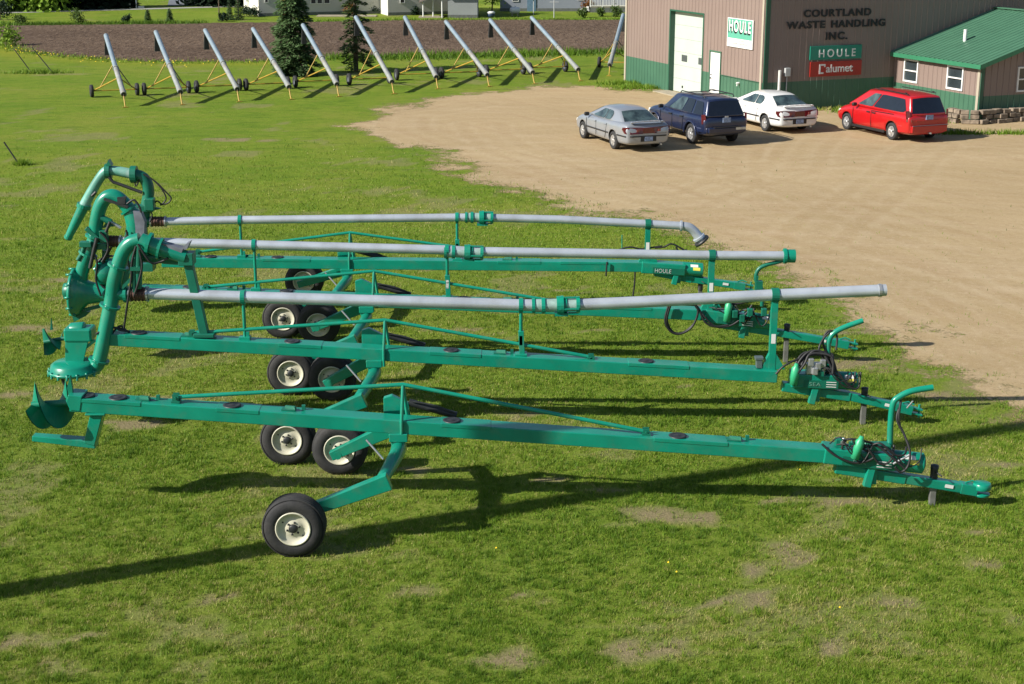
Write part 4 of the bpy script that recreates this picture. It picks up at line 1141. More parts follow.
FADED = mat('faded_lettering', (.12, .28, .21), .5)
PALE_L = mat('pale_lettering', (.45, .50, .47), .5)
def end_gear(root, Yc, sA, sB, tongue, jack, jack_top, wide=.30, decal=True, lines='SEA', drum=False):
    """drive shield, tongue, hitch and parking jack at the towing end"""
    sA = Vector(sA); sB = Vector(sB)
    d = (sB - sA)
    b = MB(); b.bar(sA, sA + d * .72, wide + .03, .24); so = b.build('drive_shield', GREEN, root, bevel=.02)
    b = MB(); b.tube([sA + d * .68, sB], .15, 18); b.lathe(sB, d, [(0, .15), (.02, .12), (.02, .05), (-.05, .045), (-.05, 0)], 18); b.build('shaft_guard', GREEN, so)
    if decal:
        n = d.normalized(); t = Vector((0, -.55, .83)).normalized()
        for k, (m_, ss, w_) in enumerate(((WHITE, .80, .16), (YELLOW_L, .84, .15))):
            b = MB(); an0 = .95 - k * .45
            vs = []
            for i in range(5):
                an = an0 - .42 * i / 4
                q = sA + d * ss + Vector((0, -math.cos(an), math.sin(an))) * .1535
                vs += [q, q + n * w_]
            b.add(vs, [(2 * i, 2 * i + 1, 2 * i + 3, 2 * i + 2) for i in range(4)])
            b.build('decal', m_, so)
    # near face: dark panel with white lines
    c = sA + d * .40 + Vector((0, -wide / 2 - .019, -.035))
    b = MB(); b.bar(c - d * .22, c + d * .30, .006, .13); b.build('side_panel', GREEN_D, so)
    M_ = frame(c - d * .05 + Vector((0, -.008, .0)), d, (0, 0, 1))
    fit_text('side_lettering', lines, 0, 0, .19 if len(lines) < 4 else .34, .06 if len(lines) < 4 else .085, M_, PALE_L if len(lines) > 3 else FADED, so, .002, 0.0)
    if len(lines) < 4:
        b = MB()
        for k in range(3): b.bar(c + d * .12 + Vector((0, -.006, .045 - .04 * k)), c + d * .27 + Vector((0, -.006, .045 - .04 * k)), .004, .012)
        b.build('side_stripes', WHITE, so)
    T = [Vector(p) for p in tongue]
    b = MB()
    for i in range(len(T) - 1): b.bar(T[i] - (T[i + 1] - T[i]) * .02, T[i + 1], .17 - .02 * i, .15 - .015 * i)
    to = b.build('tongue', GREEN, root, bevel=.015)
    e = T[-1]; dd = (T[-1] - T[-2]).normalized()
    b = MB()
    if drum:
        b.lathe(e + dd * .14 + Vector((0, 0, -.07)), (0, 0, 1), [(0, 0), (0, .115), (.035, .12), (.035, .0)], 22); b.lathe(e + dd * .14 + Vector((0, 0, .03)), (0, 0, 1), [(0, 0), (0, .13), (.05, .135), (.09, .12), (.10, 0)], 22)
    else:
        for k in (-1, 1): b.bar(e + dd * .02 + Vector((0, 0, .045 * k)), e + dd * .24 + Vector((0, 0, .045 * k)), .11, .028)
        b.tube([e + dd * .19 + Vector((0, 0, -.10)), e + dd * .19 + Vector((0, 0, .12))], .02, 8)
    b.bar(e - dd * .18, e + dd * .06, .165, .145); b.tube([e - dd * .1 + Vector((0, 0, .08)), e + Vector((0, .02, .12)), e + dd * .1 + Vector((0, 0, .10))], .014, 8)
    b.build('hitch', GREEN, to, bevel=.008)
    b = MB(); k = T[0] + (T[-1] - T[0]) * .26; b.box(k + Vector((0, 0, 0)), (.10, .26, .26), rz=0); b.bar(k + Vector((-.03, -.1, .12)), k + Vector((-.09, -.12, -.16)), .11, .10); b.build('clamp_block', GREEN, to, bevel=.01)
    b = MB(); q = e - dd * .42 + Vector((0, -.085, .01)); b.bar(q, q + dd * .12, .004, .05); b.build('decal', WHITE, to)
    jx, jy, jz = jack_top
    b = MB(); b.bar((jack[0], Yc + .02, .0), (jack[0], Yc + .02, jz - .12), .085, .085); jo = b.build('parking_jack', JACK, to, bevel=.006)
    b = MB(); b.tube([(jack[0], Yc + .02, jz - .25), (jack[0], Yc + .02, jz)], .055, 12); b.lathe((jack[0], Yc + .02, jz), (0, 0, 1), [(0, .06), (.05, .06), (.06, .03), (.06, 0)], 12); b.tube([(jack[0], Yc - .04, jz - .03), (jack[0] + .06, Yc - .16, jz - .05)], .012, 6); b.build('jack_head', DARK, jo)
    return so

def fittings(root, Yc, px_a, px_b, seed):
    """loose hose loops and small valves lying over the drive shield"""
    r_ = random.Random(seed); a = Vector(px_a); c = Vector(px_b)
    for k in range(6):
        t = r_.uniform(0, .7); p = a.lerp(c, t); L = r_.uniform(.25, .6)
        pts = [p + Vector((0, -.10, .12)), p + Vector((L * .3, -.20, .12 + r_.uniform(.0, .14))), p + Vector((L * .7, -.215, r_.uniform(-.12, .08))), p + Vector((L, -.20, r_.uniform(-.10, .12))), p + Vector((L * 1.1, -.08, .13))]
        b = MB(); b.tube(pts, r_.choice((.010, .013, .016)), 7, sub=5); b.build('hydraulic_hose', BLACK, root)
    for k in range(5):
        p = a.lerp(c, r_.uniform(.05, .75)) + Vector((0, -.19 + r_.uniform(0, .2), .13)); s = r_.uniform(.04, .08)
        b = MB(); b.box(p, (s * 1.4, s, s)); b.lathe(p + Vector((0, 0, s / 2)), (0, 0, 1), [(0, s * .35), (s * .7, s * .35), (s * .8, 0)], 8); b.build('valve_fitting', r_.choice((STEEL, DARK, GREEN_D)), root)

def ring(mb, p, d, r, w=.05, t=.018):
    mb.lathe(p, d, [(-w / 2, r - .004), (-w / 2, r + t), (w / 2, r + t), (w / 2, r - .004)], 18, smooth=False)

def pipe_run(root, Yc, segs, r, supports, flange, zt, cap=None):
    for i, pts in enumerate(segs):
        b = MB(); b.tube(pts, r, 18, sub=0)
        if i == 0:
            pass
        po = b.build('discharge_pipe', GALV, root)
        if i == len(segs) - 1 and cap is None:
            b = MB(); d = Vector(pts[-1]) - Vector(pts[-2]); ring(b, Vector(pts[-1]) - d.normalized() * .10, d, r, .05, .012); b.build('pipe_collar', STEEL, po)
    f0 = Vector(flange[0]); f1 = Vector(flange[1]); d = f1 - f0
    b = MB()
    for t, w, th in ((-.35, .05, .03), (-.05, .06, .035), (.42, .07, .055), (.52, .05, .06), (.62, .05, .03), (1.0, .06, .04)): ring(b, f0 + d * t, d, r, w, th)
    for an in (0.6, 1.9, 3.4, 4.8):
        q = Vector((0, math.cos(an), math.sin(an))) * (r + .045)
        b.bar(f0 + d * .40 + q, f0 + d * 1.02 + q, .025, .025)
    b.box(f0 + d * .5 + Vector((0, 0, -r - .05)), (.22, .16, .05))
    b.build('pipe_joint', GREEN, root)
    b = MB(); b.tube([f0 - d * .35, f1 + d * .05], r + .012, 18); b.build('joint_sleeve', mat('pale_green_sleeve', (.30, .42, .38), .45, metal=.3, var=.2, scale=10), root)
    for k, (tx, tz, kind) in enumerate(supports):
        b = MB(); zb = zt(tx)
        if kind == 0:
            b.tube([(tx, Yc, zb), (tx, Yc, tz - r)], .028, 10); b.box((tx, Yc, zb + .02), (.18, .14, .06)); b.box((tx + .05, Yc, zb + .08), (.05, .05, .10))
        elif kind == 1:
            b.bar((tx + .02, Yc, zb), (tx, Yc, zb + (tz - zb) * .48), .09, .10); b.tube([(tx, Yc, zb), (tx, Yc, tz - r)], .03, 10); b.box((tx, Yc, zb + .015), (.2, .2, .03))
        else:
            b.bar((tx, Yc, zb - .1), (tx, Yc, tz - r), .11, .11); b.prism([(tx - .18, Yc - .05, zb), (tx + .22, Yc - .05, zb), (tx + .04, Yc - .05, zb + .3), (tx - .04, Yc - .05, zb + .3)], (0, .1, 0))
        po = b.build('pipe_support', GREEN, root, bevel=.004)
        b = MB(); ring(b, (tx, Yc, tz), (1, 0, 0), r, .07 if kind < 2 else .12, .022); b.build('pipe_clamp', GREEN_D if kind == 2 else GREEN, po)
        if kind == 1 or kind == 2:
            zz = zb + (tz - zb) * (.30 if kind == 1 else .42)
            b = MB(); b.box((tx, Yc - (.048 if kind == 1 else .058), zz), (.05 if kind == 1 else .07, .004, .16)); b.build('decal', WHITE, po)

def coupling(root, a, b_, r):
    a = Vector(a); b_ = Vector(b_); d = b_ - a
    m = MB(); m.tube([a, b_], r + .01, 16)
    for k in range(5): ring(m, a + d * (.1 + .2 * k), d, r + .01, .02, .012)
    co = m.build('hose_coupling', BROWN, root)
    m = MB(); ring(m, a + d * .02, d, r + .012, .03, .016); ring(m, a + d * .98, d, r + .012, .03, .016); m.build('clamp_band', STEEL, co)

def hoses(root, runs, r=.018, name='hydraulic_hose'):
    for k, pts in enumerate(runs):
        b = MB(); b.tube(pts, r, 8, sub=6); b.build(name, BLACK, root)

# ---- trailer nearest the camera: bare beam with a propeller auger
Y1 = 20.35
t1, z1f = trailer('nearest green trailer, without a top pipe, a propeller auger and fork at its left end', Y1, -1.62, (-6.2, 1.67, 4.65, .885), -1.26, -.98,
    ((-4.733, 20.350, 1.639), (-1.532, 20.350, 1.824), (1.900, 20.350, 1.125)), [-6.0, -5.55, -3.95, -.85, 2.35], [(-6.05, -5.2), (-4.15, -3.55), (-1.0, -.3), (2.0, 3.05)], out=.05)
end_gear(t1, Y1, (4.413, 20.350, 0.816), (5.850, 20.350, 0.649), [(4.626, 20.350, 0.588), (5.623, 20.350, 0.421), (6.596, 20.350, 0.252)], (6.041, 20.350, 0.006), (6.014, 20.350, 0.558), drum=True)
b = MB(); b.tube([(5.375, 20.350, 0.907), (5.361, 20.350, 1.222), (5.374, 20.350, 1.535), (5.452, 20.350, 1.639), (5.628, 20.350, 1.728), (5.920, 20.350, 1.780)], .045, 12, sub=5); b.build('hose_holder', GREEN, t1)
b = MB(); b.lathe((4.874, 20.150, 0.949), (.25, 0, 1), [(-.16, 0), (-.16, .06), (.10, .065), (.13, .04), (.18, .03), (.18, 0)], 14); b.build('hydraulic_filter', mat('light_green_canister', (.03, .34, .16), .4, var=.1), t1)
b = MB(); b.box((4.673, 20.400, 0.934), (.14, .12, .14)); b.box((5.206, 20.300, 0.925), (.3, .2, .08)); b.build('valve_block', GREEN_D, t1, bevel=.01)
hoses(t1, [[(4.374, 20.200, 0.991), (4.571, 20.150, 0.830), (4.860, 20.150, 0.724), (5.108, 20.150, 0.814), (4.913, 20.200, 0.946)], [(4.661, 20.200, 0.916), (4.695, 20.200, 1.051), (4.878, 20.200, 1.051), (5.137, 20.200, 0.976), (5.377, 20.150, 0.799), (5.550, 20.120, 0.645)],
    [(5.463, 20.350, 1.476), (5.434, 20.300, 1.314), (5.534, 20.250, 1.123), (5.611, 20.150, 0.889), (5.589, 20.120, 0.691), (5.497, 20.120, 0.600), (5.407, 20.120, 0.675)], [(5.483, 20.350, 1.595), (5.457, 20.300, 1.389), (5.485, 20.300, 1.195)]])
fittings(t1, Y1, (4.468, 20.350, 0.861), (5.746, 20.350, 0.695), 5)
b = MB(); b.tube([(5.383, 20.150, 0.709), (5.627, 20.150, 0.860)], .018, 8); b.tube([(5.612, 20.200, 1.630), (5.549, 20.250, 1.510)], .012, 6); b.build('steel_rod', STEEL, t1)
b = MB(); helicoid(b, (-6.248, 20.350, 1.550), (-6.757, 20.350, 1.535), .37, .75, 2.28, .014); helicoid(b, (-6.248, 20.350, 1.550), (-6.757, 20.350, 1.535), .37, .75, 0.0, .014); b.tube([(-6.148, 20.350, 1.565), (-6.772, 20.350, 1.521)], .05, 12)
b.prism([(-6.228, 20.300, 1.626), (-6.171, 20.300, 1.626), (-6.172, 20.300, 1.788), (-6.186, 20.300, 1.965), (-6.243, 20.300, 1.788)], (0, .06, 0)); b.build('propeller_auger', mat('auger_green', (.004, .17, .10), .35, var=.12, scale=5), t1)
b = MB(); b.bar((-5.832, 20.350, 1.446), (-5.982, 20.350, 0.967), .26, .17, .22, .16); b.bar((-5.898, 20.350, 0.952), (-6.793, 20.350, 1.042), .20, .11, .16, .08); b.box((-5.848, 20.350, 1.431), (.28, .34, .03)); b.build('fork', GREEN, t1, bevel=.01)
b = MB(); b.prism([(-6.203, 20.190, 1.721), (-6.239, 20.190, 1.618), (-6.194, 20.190, 1.493), (-6.055, 20.190, 1.478), (-6.009, 20.190, 1.699)], (0, .32, 0)); b.build('bearing_housing', GREEN, t1, bevel=.01)

# ---- second trailer: pump with gooseneck and long top pipe
Y2 = 23.9
t2, z2f = trailer('second green trailer from the camera, its long grey pipe rising to an open right end', Y2, -2.27, (-6.55, 1.60, 4.35, .965), -1.18, -.85,
    ((-5.230, 23.900, 1.577), (-2.071, 23.900, 1.797), (1.297, 23.900, 1.168)), [-6.1, -3.6, -1.0, 2.2], [(-6.3, -5.4), (-3.8, -3.1), (-1.35, -.5), (1.9, 2.9)], out=.16)
end_gear(t2, Y2, (4.583, 23.900, 0.807), (5.674, 23.900, 0.755), [(4.474, 23.900, 0.668), (5.591, 23.900, 0.495), (6.567, 23.900, 0.268)], (5.834, 23.900, 0.058), (5.800, 23.900, 0.582))
pipe_run(t2, Y2, [[(-5.921, 23.900, 2.243), (-4.367, 23.900, 2.184), (0.146, 23.900, 2.050), (0.813, 23.900, 2.042)], [(0.813, 23.900, 2.042), (2.080, 23.900, 2.101), (4.268, 23.900, 2.218), (6.063, 23.900, 2.301)]], .095,
    [((-4.367, 23.900, 2.184)[0], (-4.367, 23.900, 2.184)[2], 0), ((0.146, 23.900, 2.050)[0], (0.146, 23.900, 2.050)[2], 1), ((4.268, 23.900, 2.218)[0], (4.268, 23.900, 2.218)[2], 2)], ((0.537, 23.900, 2.042), (1.073, 23.900, 2.059)), z2f)
coupling(t2, (-6.198, 23.900, 2.235), (-5.906, 23.900, 2.235), .10)
b = MB(); b.tube([(-6.936, 23.750, 0.974), (-6.799, 23.750, 1.059), (-6.722, 23.750, 1.213), (-6.602, 23.800, 1.690), (-6.481, 23.850, 2.180), (-6.419, 23.850, 2.480), (-6.327, 23.850, 2.745), (-6.232, 23.850, 2.959), (-6.110, 23.850, 3.091), (-5.963, 23.850, 3.140)], .12, 16, sub=5); ro = b.build('riser_pipe', GREEN, t2)
b = MB()
for p, q in (((-6.745, 23.760, 1.159), (-6.702, 23.760, 1.295)), ((-6.518, 23.830, 2.052), (-6.476, 23.830, 2.186)), ((-6.346, 23.850, 2.712), (-6.307, 23.850, 2.811))): ring(b, p, Vector(q) - Vector(p), .12, .035, .05)
b.build('flange_ring', GREEN, ro)
b = MB(); b.tube([(-6.541, 23.850, 2.247), (-6.182, 23.900, 2.235)], .105, 16); ring(b, (-6.263, 23.900, 2.235), (1, 0, 0), .105, .05, .04); b.build('tee_branch', GREEN, ro)
b = MB(); b.lathe((-7.167, 23.750, 0.957), (0, 0, 1), [(0, .0), (0, .40), (.03, .42), (.05, .42), (.06, .38), (.14, .36), (.18, .30), (.19, 0)], 32)
for k in range(16):
    an = 2 * math.pi * k / 16; c = Vector((-7.167, 23.750, 0.957)) + Vector((math.cos(an) * .40, math.sin(an) * .40, -.03)); b.lathe(c, (0, 0, 1), [(0, .022), (.10, .022), (.10, 0)], 8)
b.build('pump_volute', GREEN, t2)
b = MB(); b.tube([(-7.325, 23.600, 0.901), (-7.271, 23.600, 0.764), (-7.206, 23.700, 0.698)], .03, 8, sub=3); b.box((-7.512, 23.700, 0.955), (.12, .12, .03)); b.build('pump_intake', DARK, t2)
b = MB(); b.prism([(-7.261, 23.750, 1.603), (-6.855, 23.750, 1.603), (-6.941, 23.750, 1.332), (-7.009, 23.750, 1.093), (-7.303, 23.750, 1.093)], (0, .03, 0)); b.prism([(-7.356, 24.050, 1.484), (-6.945, 24.050, 1.484), (-7.095, 24.050, 1.037), (-7.392, 24.050, 1.037)], (0, .03, 0)); b.bar((-7.005, 23.800, 1.317), (-6.796, 23.800, 1.487), .05, .05); b.build('pump_bracket', GREEN, t2, bevel=.006)
b = MB(); b.box((-7.061, 23.900, 1.577), (.45, .34, .22)); b.lathe((-7.220, 23.900, 1.628), (1, 0, 0), [(0, 0), (0, .12), (.25, .14), (.25, 0)], 16); b.build('gearbox', GREEN, t2, bevel=.03)
b = MB(); helicoid(b, (-7.365, 23.900, 1.458), (-7.662, 23.900, 1.424), .25, .4, 1.0, .014, .03); helicoid(b, (-7.365, 23.900, 1.458), (-7.662, 23.900, 1.424), .25, .4, 4.14, .014, .03); b.tube([(-7.296, 23.900, 1.492), (-7.662, 23.900, 1.424)], .035, 10); b.prism([(-7.540, 23.880, 1.634), (-7.500, 23.880, 1.634), (-7.507, 23.880, 1.837)], (0, .04, 0)); b.build('propeller', GREEN_D, t2)
hoses(t2, [[(-6.624, 23.750, 1.653), (-6.503, 23.800, 1.707), (-6.377, 23.800, 1.656), (-6.261, 23.850, 1.625)], [(-6.744, 23.700, 1.617), (-6.589, 23.750, 1.687), (-6.420, 23.850, 1.676), (-6.242, 23.900, 1.594)], [(-6.510, 23.800, 1.605), (-6.399, 23.900, 1.696), (-6.319, 23.950, 1.614)],
    [(-6.008, 23.750, 3.064), (-6.088, 23.740, 2.804), (-6.124, 23.740, 2.507), (-6.196, 23.740, 2.175), (-6.309, 23.800, 1.690)], [(-5.957, 23.720, 3.005), (-5.927, 23.720, 2.743), (-6.011, 23.720, 2.446), (-6.094, 23.740, 2.242)], [(-5.961, 23.700, 3.107), (-5.789, 23.700, 2.813), (-5.641, 23.750, 2.801), (-5.509, 23.750, 2.867)]], .018)
# nozzle with deflector, pointing back over the trailer
b = MB(); b.tube([(-5.963, 23.850, 3.140), (-5.839, 23.850, 3.074), (-5.682, 23.850, 3.009), (-5.494, 23.850, 2.943), (-5.242, 23.850, 2.861)], [.125, .14, .14, .12, .11], 14); ring(b, (-5.823, 23.850, 3.074), (1, 0, -.3), .15, .05, .04); ring(b, (-5.651, 23.850, 3.000), (1, 0, -.3), .15, .04, .03); no = b.build('nozzle', GREEN, t2)
b = MB(); b.prism([(-5.624, 23.760, 3.110), (-5.262, 23.760, 3.012), (-5.299, 23.760, 2.930), (-5.630, 23.760, 3.012)], (0, .2, .0)); b.prism([(-5.351, 23.780, 2.942), (-5.203, 23.780, 3.008), (-5.148, 23.780, 3.122), (-5.214, 23.780, 3.090), (-5.282, 23.780, 3.024)], (0, .18, 0)); b.build('deflector', GREYSHADE, no)
b = MB(); b.tube([(-5.967, 23.800, 3.134), (-5.991, 23.800, 2.790), (-6.041, 23.820, 2.355)], .065, 12); b.tube([(-6.061, 23.780, 2.860), (-6.092, 23.780, 2.298)], .04, 10); b.bar((-6.294, 23.800, 2.360), (-6.018, 23.800, 2.625), .04, .05); b.box((-6.040, 23.780, 2.696), (.16, .14, .06)); b.build('nozzle_cylinder', GREEN_D, t2)
b = MB(); b.bar((-5.236, 23.900, 2.866), (-5.020, 23.900, 1.543), .14, .15); b.box((-5.019, 23.900, 1.560), (.34, .28, .06)); b.box((-5.238, 23.900, 2.833), (.24, .26, .20)); b.tube([(-6.005, 23.950, 2.854), (-5.524, 23.950, 2.805), (-5.267, 23.950, 2.788)], .09, 12); b.build('nozzle_stand', GREEN_D, t2, bevel=.01)
b = MB(); b.tube([(5.216, 23.900, 0.686), (5.186, 23.900, 1.202), (5.189, 23.900, 1.441), (5.263, 23.900, 1.577), (5.437, 23.900, 1.679), (5.723, 23.900, 1.789)], .045, 12, sub=5); b.build('hose_holder', GREEN, t2)
b = MB(); b.lathe((4.623, 23.700, 0.938), (.1, 0, 1), [(-.18, 0), (-.18, .065), (.10, .07), (.13, .04), (.18, .03), (.18, 0)], 14); b.build('hydraulic_filter', mat('light_green_canister', (.03, .34, .16), .4, var=.1), t2)
bun = []
for k in range(7):
    o = .02 * k
    bun.append([(4.663, 23.750, 0.957), (4.730, 23.800, 1.112), (4.847, 23.850, 1.234), (5.042, 23.850, 1.268), (5.200, 23.800, 1.181), (5.268, 23.750, 0.974)])
    bun[-1] = [(x + rb.uniform(-.05, .05), y + .03 * k - .1, z + rb.uniform(-.05, .06)) for x, y, z in bun[-1]]
hoses(t2, bun, .02)
hoses(t2, [[(5.140, 23.850, 1.268), (5.087, 23.880, 1.430), (5.132, 23.900, 1.577), (5.228, 23.900, 1.611), (5.315, 23.900, 1.526), (5.302, 23.850, 1.302)], [(5.104, 23.800, 1.147), (5.012, 23.800, 1.334), (5.100, 23.880, 1.498), (5.197, 23.900, 1.594)], [(4.321, 23.750, 0.922), (4.445, 23.750, 1.059), (4.646, 23.800, 1.147), (4.818, 23.850, 1.166)]], .018)
b = MB()
for q in ((4.877, 23.720, 1.137), (4.995, 23.720, 1.068), (4.946, 23.700, 0.989), (5.080, 23.750, 1.110)): b.box(q, (.09, .08, .12))
b.box((4.964, 23.800, 1.010), (.3, .15, .18)); b.build('valve_bank', STEEL, t2, bevel=.012)
fittings(t2, Y2, (4.581, 23.900, 0.841), (5.574, 23.900, 0.772), 6)
b = MB(); b.box((4.059, 23.900, 1.082), (.10, .12, .18)); b.box((4.056, 23.900, 1.151), (.14, .14, .05)); b.build('valve_block', mat('grey_valve', (.10, .13, .13), .4, metal=.3), t2, bevel=.01)

# ---- third trailer
Y3 = 27.45
t3, z3f = trailer('third green trailer, its pipe closed by a green cap, a tall arched nozzle above it', Y3, -2.73, (-6.9, 1.50, 3.75, 1.05), -1.15, -1.06,
    ((-5.695, 27.450, 1.468), (-2.561, 27.450, 1.774), (1.008, 27.450, 1.160)), [-6.0, -4.2, -.9, 2.0], [(-6.3, -5.5), (-1.2, -.4), (1.6, 2.6)], out=.25)
end_gear(t3, Y3, (3.591, 27.450, 0.948), (4.928, 27.450, 0.773), [(3.709, 27.450, 0.793), (4.841, 27.450, 0.618), (6.264, 27.450, 0.364)], (5.162, 27.450, 0.207), (5.138, 27.450, 0.696))
pipe_run(t3, Y3, [[(-7.234, 27.450, 2.333), (-4.764, 27.450, 2.267), (-1.201, 27.450, 2.172), (-0.776, 27.450, 2.144)], [(-0.776, 27.450, 2.144), (1.627, 27.450, 2.106), (3.700, 27.450, 2.068), (5.144, 27.450, 2.059)]], .088,
    [((-4.764, 27.450, 2.267)[0], (-4.764, 27.450, 2.267)[2], 0), ((-1.201, 27.450, 2.172)[0], (-1.201, 27.450, 2.172)[2], 1), ((3.700, 27.450, 2.068)[0], (3.700, 27.450, 2.068)[2], 2)], ((-1.054, 27.450, 2.134), (-0.555, 27.450, 2.125)), z3f, cap=True)
b = MB(); b.tube([(5.014, 27.450, 2.059), (5.236, 27.450, 2.059)], .125, 18); ring(b, (5.051, 27.450, 2.059), (1, 0, 0), .125, .05, .02); b.build('pipe_end_cap', GREEN, t3)
coupling(t3, (-7.473, 27.450, 2.342), (-7.215, 27.450, 2.333), .09)
b = MB(); b.tube([(-8.026, 27.400, 1.461), (-7.965, 27.400, 1.767), (-7.828, 27.400, 2.108), (-7.697, 27.400, 2.372), (-7.626, 27.400, 2.709), (-7.540, 27.400, 2.988), (-7.418, 27.400, 3.155), (-7.269, 27.400, 3.192), (-7.113, 27.400, 3.081), (-6.962, 27.400, 2.877)], .128, 16, sub=5); ro = b.build('riser_pipe', GREEN, t3)
b = MB()
for p, q in (((-7.828, 27.400, 2.108), (-7.762, 27.400, 2.240)), ((-7.673, 27.400, 2.447), (-7.643, 27.400, 2.597)), ((-7.012, 27.400, 2.951), (-6.962, 27.400, 2.877))): ring(b, p, Vector(q) - Vector(p), .128, .04, .05)
b.build('flange_ring', GREEN, ro)
b = MB(); b.tube([(-6.978, 27.400, 2.914), (-6.919, 27.400, 2.709), (-6.919, 27.400, 2.447), (-6.973, 27.400, 2.183)], [.15, .17, .16, .13], 14, sub=3); no = b.build('nozzle', GREEN, t3)
b = MB(); b.prism([(-6.896, 27.220, 2.949), (-6.753, 27.220, 2.912), (-6.700, 27.220, 2.746), (-6.724, 27.220, 2.523), (-6.808, 27.220, 2.373), (-6.878, 27.220, 2.411), (-6.877, 27.220, 2.690)], (.02, .10, 0)); b.build('deflector', GREYSHADE, no)
b = MB(); b.tube([(-7.398, 27.350, 2.756), (-7.171, 27.350, 2.607)], .03, 8); b.build('cylinder_rod', STEEL, no)
b = MB(); b.tube([(-7.541, 27.350, 2.812), (-7.346, 27.350, 2.719)], .06, 10); b.tube([(-7.034, 27.400, 2.634), (-7.087, 27.400, 2.409), (-7.116, 27.400, 2.259)], .05, 10); b.prism([(-7.533, 27.400, 2.597), (-7.236, 27.400, 2.634), (-7.431, 27.400, 2.728)], (0, .1, 0)); b.build('nozzle_cylinder', GREEN_D, no)
b = MB(); b.lathe((-8.163, 27.400, 1.385), (1, 0, -.05), [(0, 0), (0, .44), (.06, .46), (.06, .43), (.14, .40), (.17, .34), (.30, .22), (.55, .17), (.62, .17)], 32)
for k in range(12):
    an = 2 * math.pi * k / 12; c = Vector((-8.163, 27.400, 1.385)) + Vector((-.01, math.cos(an) * .44, math.sin(an) * .44)); b.lathe(c, (1, 0, 0), [(-.03, 0), (-.03, .022), (.09, .022), (.09, 0)], 8)
b.build('pump_volute', GREEN, t3)
b = MB(); b.lathe((-8.187, 27.300, 1.429), (-1, 0, 0), [(0, .16), (.10, .15), (.12, .10), (.14, 0)], 16); b.prism([(-8.231, 27.350, 1.052), (-7.862, 27.350, 1.013), (-7.942, 27.350, 0.936), (-8.175, 27.350, 0.820)], (0, .1, 0)); b.bar((-7.956, 27.300, 1.065), (-7.653, 27.300, 1.142), .06, .06); b.build('pump_intake', GREEN_D, t3)
b = MB(); b.lathe((-7.683, 27.450, 1.755), (1, 0, 0), [(0, 0), (0, .22), (.05, .26), (.28, .26), (.32, .18), (.32, 0)], 20); b.tube([(-7.708, 27.350, 1.816), (-7.459, 27.350, 1.930), (-7.325, 27.350, 1.741)], .06, 10, sub=3); b.build('gearbox', GREEN, t3)
b = MB(); b.tube([(-7.819, 27.300, 2.356), (-7.910, 27.300, 2.130), (-7.992, 27.300, 2.017)], .045, 8); b.box((-7.807, 27.250, 2.329), (.22, .14, .10)); b.bar((-7.798, 27.300, 2.618), (-7.559, 27.300, 2.393), .08, .08); b.box((-7.586, 27.300, 2.281), (.3, .12, .12)); b.box((-7.480, 27.300, 2.468), (.14, .14, .22)); b.build('clamp_block', GREEN_D, t3, bevel=.01)
b = MB(); b.bar((-7.522, 27.450, 1.160), (-7.558, 27.450, 1.945), .10, .10); b.bar((-7.225, 27.450, 1.410), (-7.076, 27.450, 1.945), .08, .08); b.tube([(-7.504, 27.450, 2.172), (-7.612, 27.450, 1.218)], .07, 10); b.build('pump_bracket', GREEN_D, t3)
hoses(t3, [[(-7.347, 27.300, 2.281), (-7.516, 27.300, 1.980), (-7.618, 27.300, 1.601), (-7.447, 27.300, 1.410)], [(-7.627, 27.300, 1.980), (-7.529, 27.300, 2.055), (-7.361, 27.300, 2.093), (-7.142, 27.300, 2.055)], [(-7.035, 27.300, 2.543), (-7.121, 27.300, 2.356), (-7.208, 27.300, 2.168)]], .022)
hoses(t3, [[(2.904, 27.200, 1.206), (2.839, 27.200, 0.900), (2.938, 27.200, 0.688), (3.126, 27.200, 0.630), (3.344, 27.200, 0.765), (3.446, 27.200, 1.053), (3.367, 27.200, 1.206)], [(2.947, 27.250, 1.193), (2.881, 27.250, 0.886), (3.000, 27.250, 0.654), (3.205, 27.250, 0.654), (3.403, 27.250, 0.847), (3.468, 27.250, 1.117)],
    [(3.483, 27.200, 1.053), (3.602, 27.200, 0.842), (3.827, 27.200, 0.765), (4.086, 27.200, 0.803), (4.319, 27.200, 0.996), (4.449, 27.250, 1.174)], [(3.430, 27.250, 1.155), (3.560, 27.200, 0.976), (3.771, 27.200, 0.784), (4.012, 27.200, 0.803)], [(3.787, 27.300, 1.199), (4.141, 27.300, 1.180), (4.417, 27.300, 1.238)]], .02)
fittings(t3, Y3, (3.627, 27.450, 0.987), (4.870, 27.450, 0.812), 8)
b = MB(); b.tube([(4.669, 27.450, 1.103), (4.655, 27.450, 1.410), (4.535, 27.450, 1.602), (4.564, 27.450, 1.793), (4.708, 27.450, 1.888), (4.927, 27.450, 1.945), (5.073, 27.450, 2.002)], .038, 12, sub=5); b.bar((4.535, 27.400, 1.423), (4.542, 27.400, 1.690), .05, .07); b.box((4.587, 27.400, 1.500), (.12, .12, .2)); b.build('hose_holder', GREEN_D, t3)
b = MB(); b.lathe((4.009, 27.250, 1.059), (.1, 0, 1), [(-.20, 0), (-.20, .065), (.12, .07), (.15, .04), (.2, .03), (.2, 0)], 14); b.build('hydraulic_filter', mat('light_green_canister', (.03, .34, .16), .4, var=.1), t3)
b = MB()
for q in ((4.133, 27.200, 1.015), (4.266, 27.200, 0.938), (4.410, 27.200, 1.053), (4.669, 27.200, 1.053)): b.box(q, (.10, .10, .14))
b.build('valve_bank', GREEN_D, t3, bevel=.012)

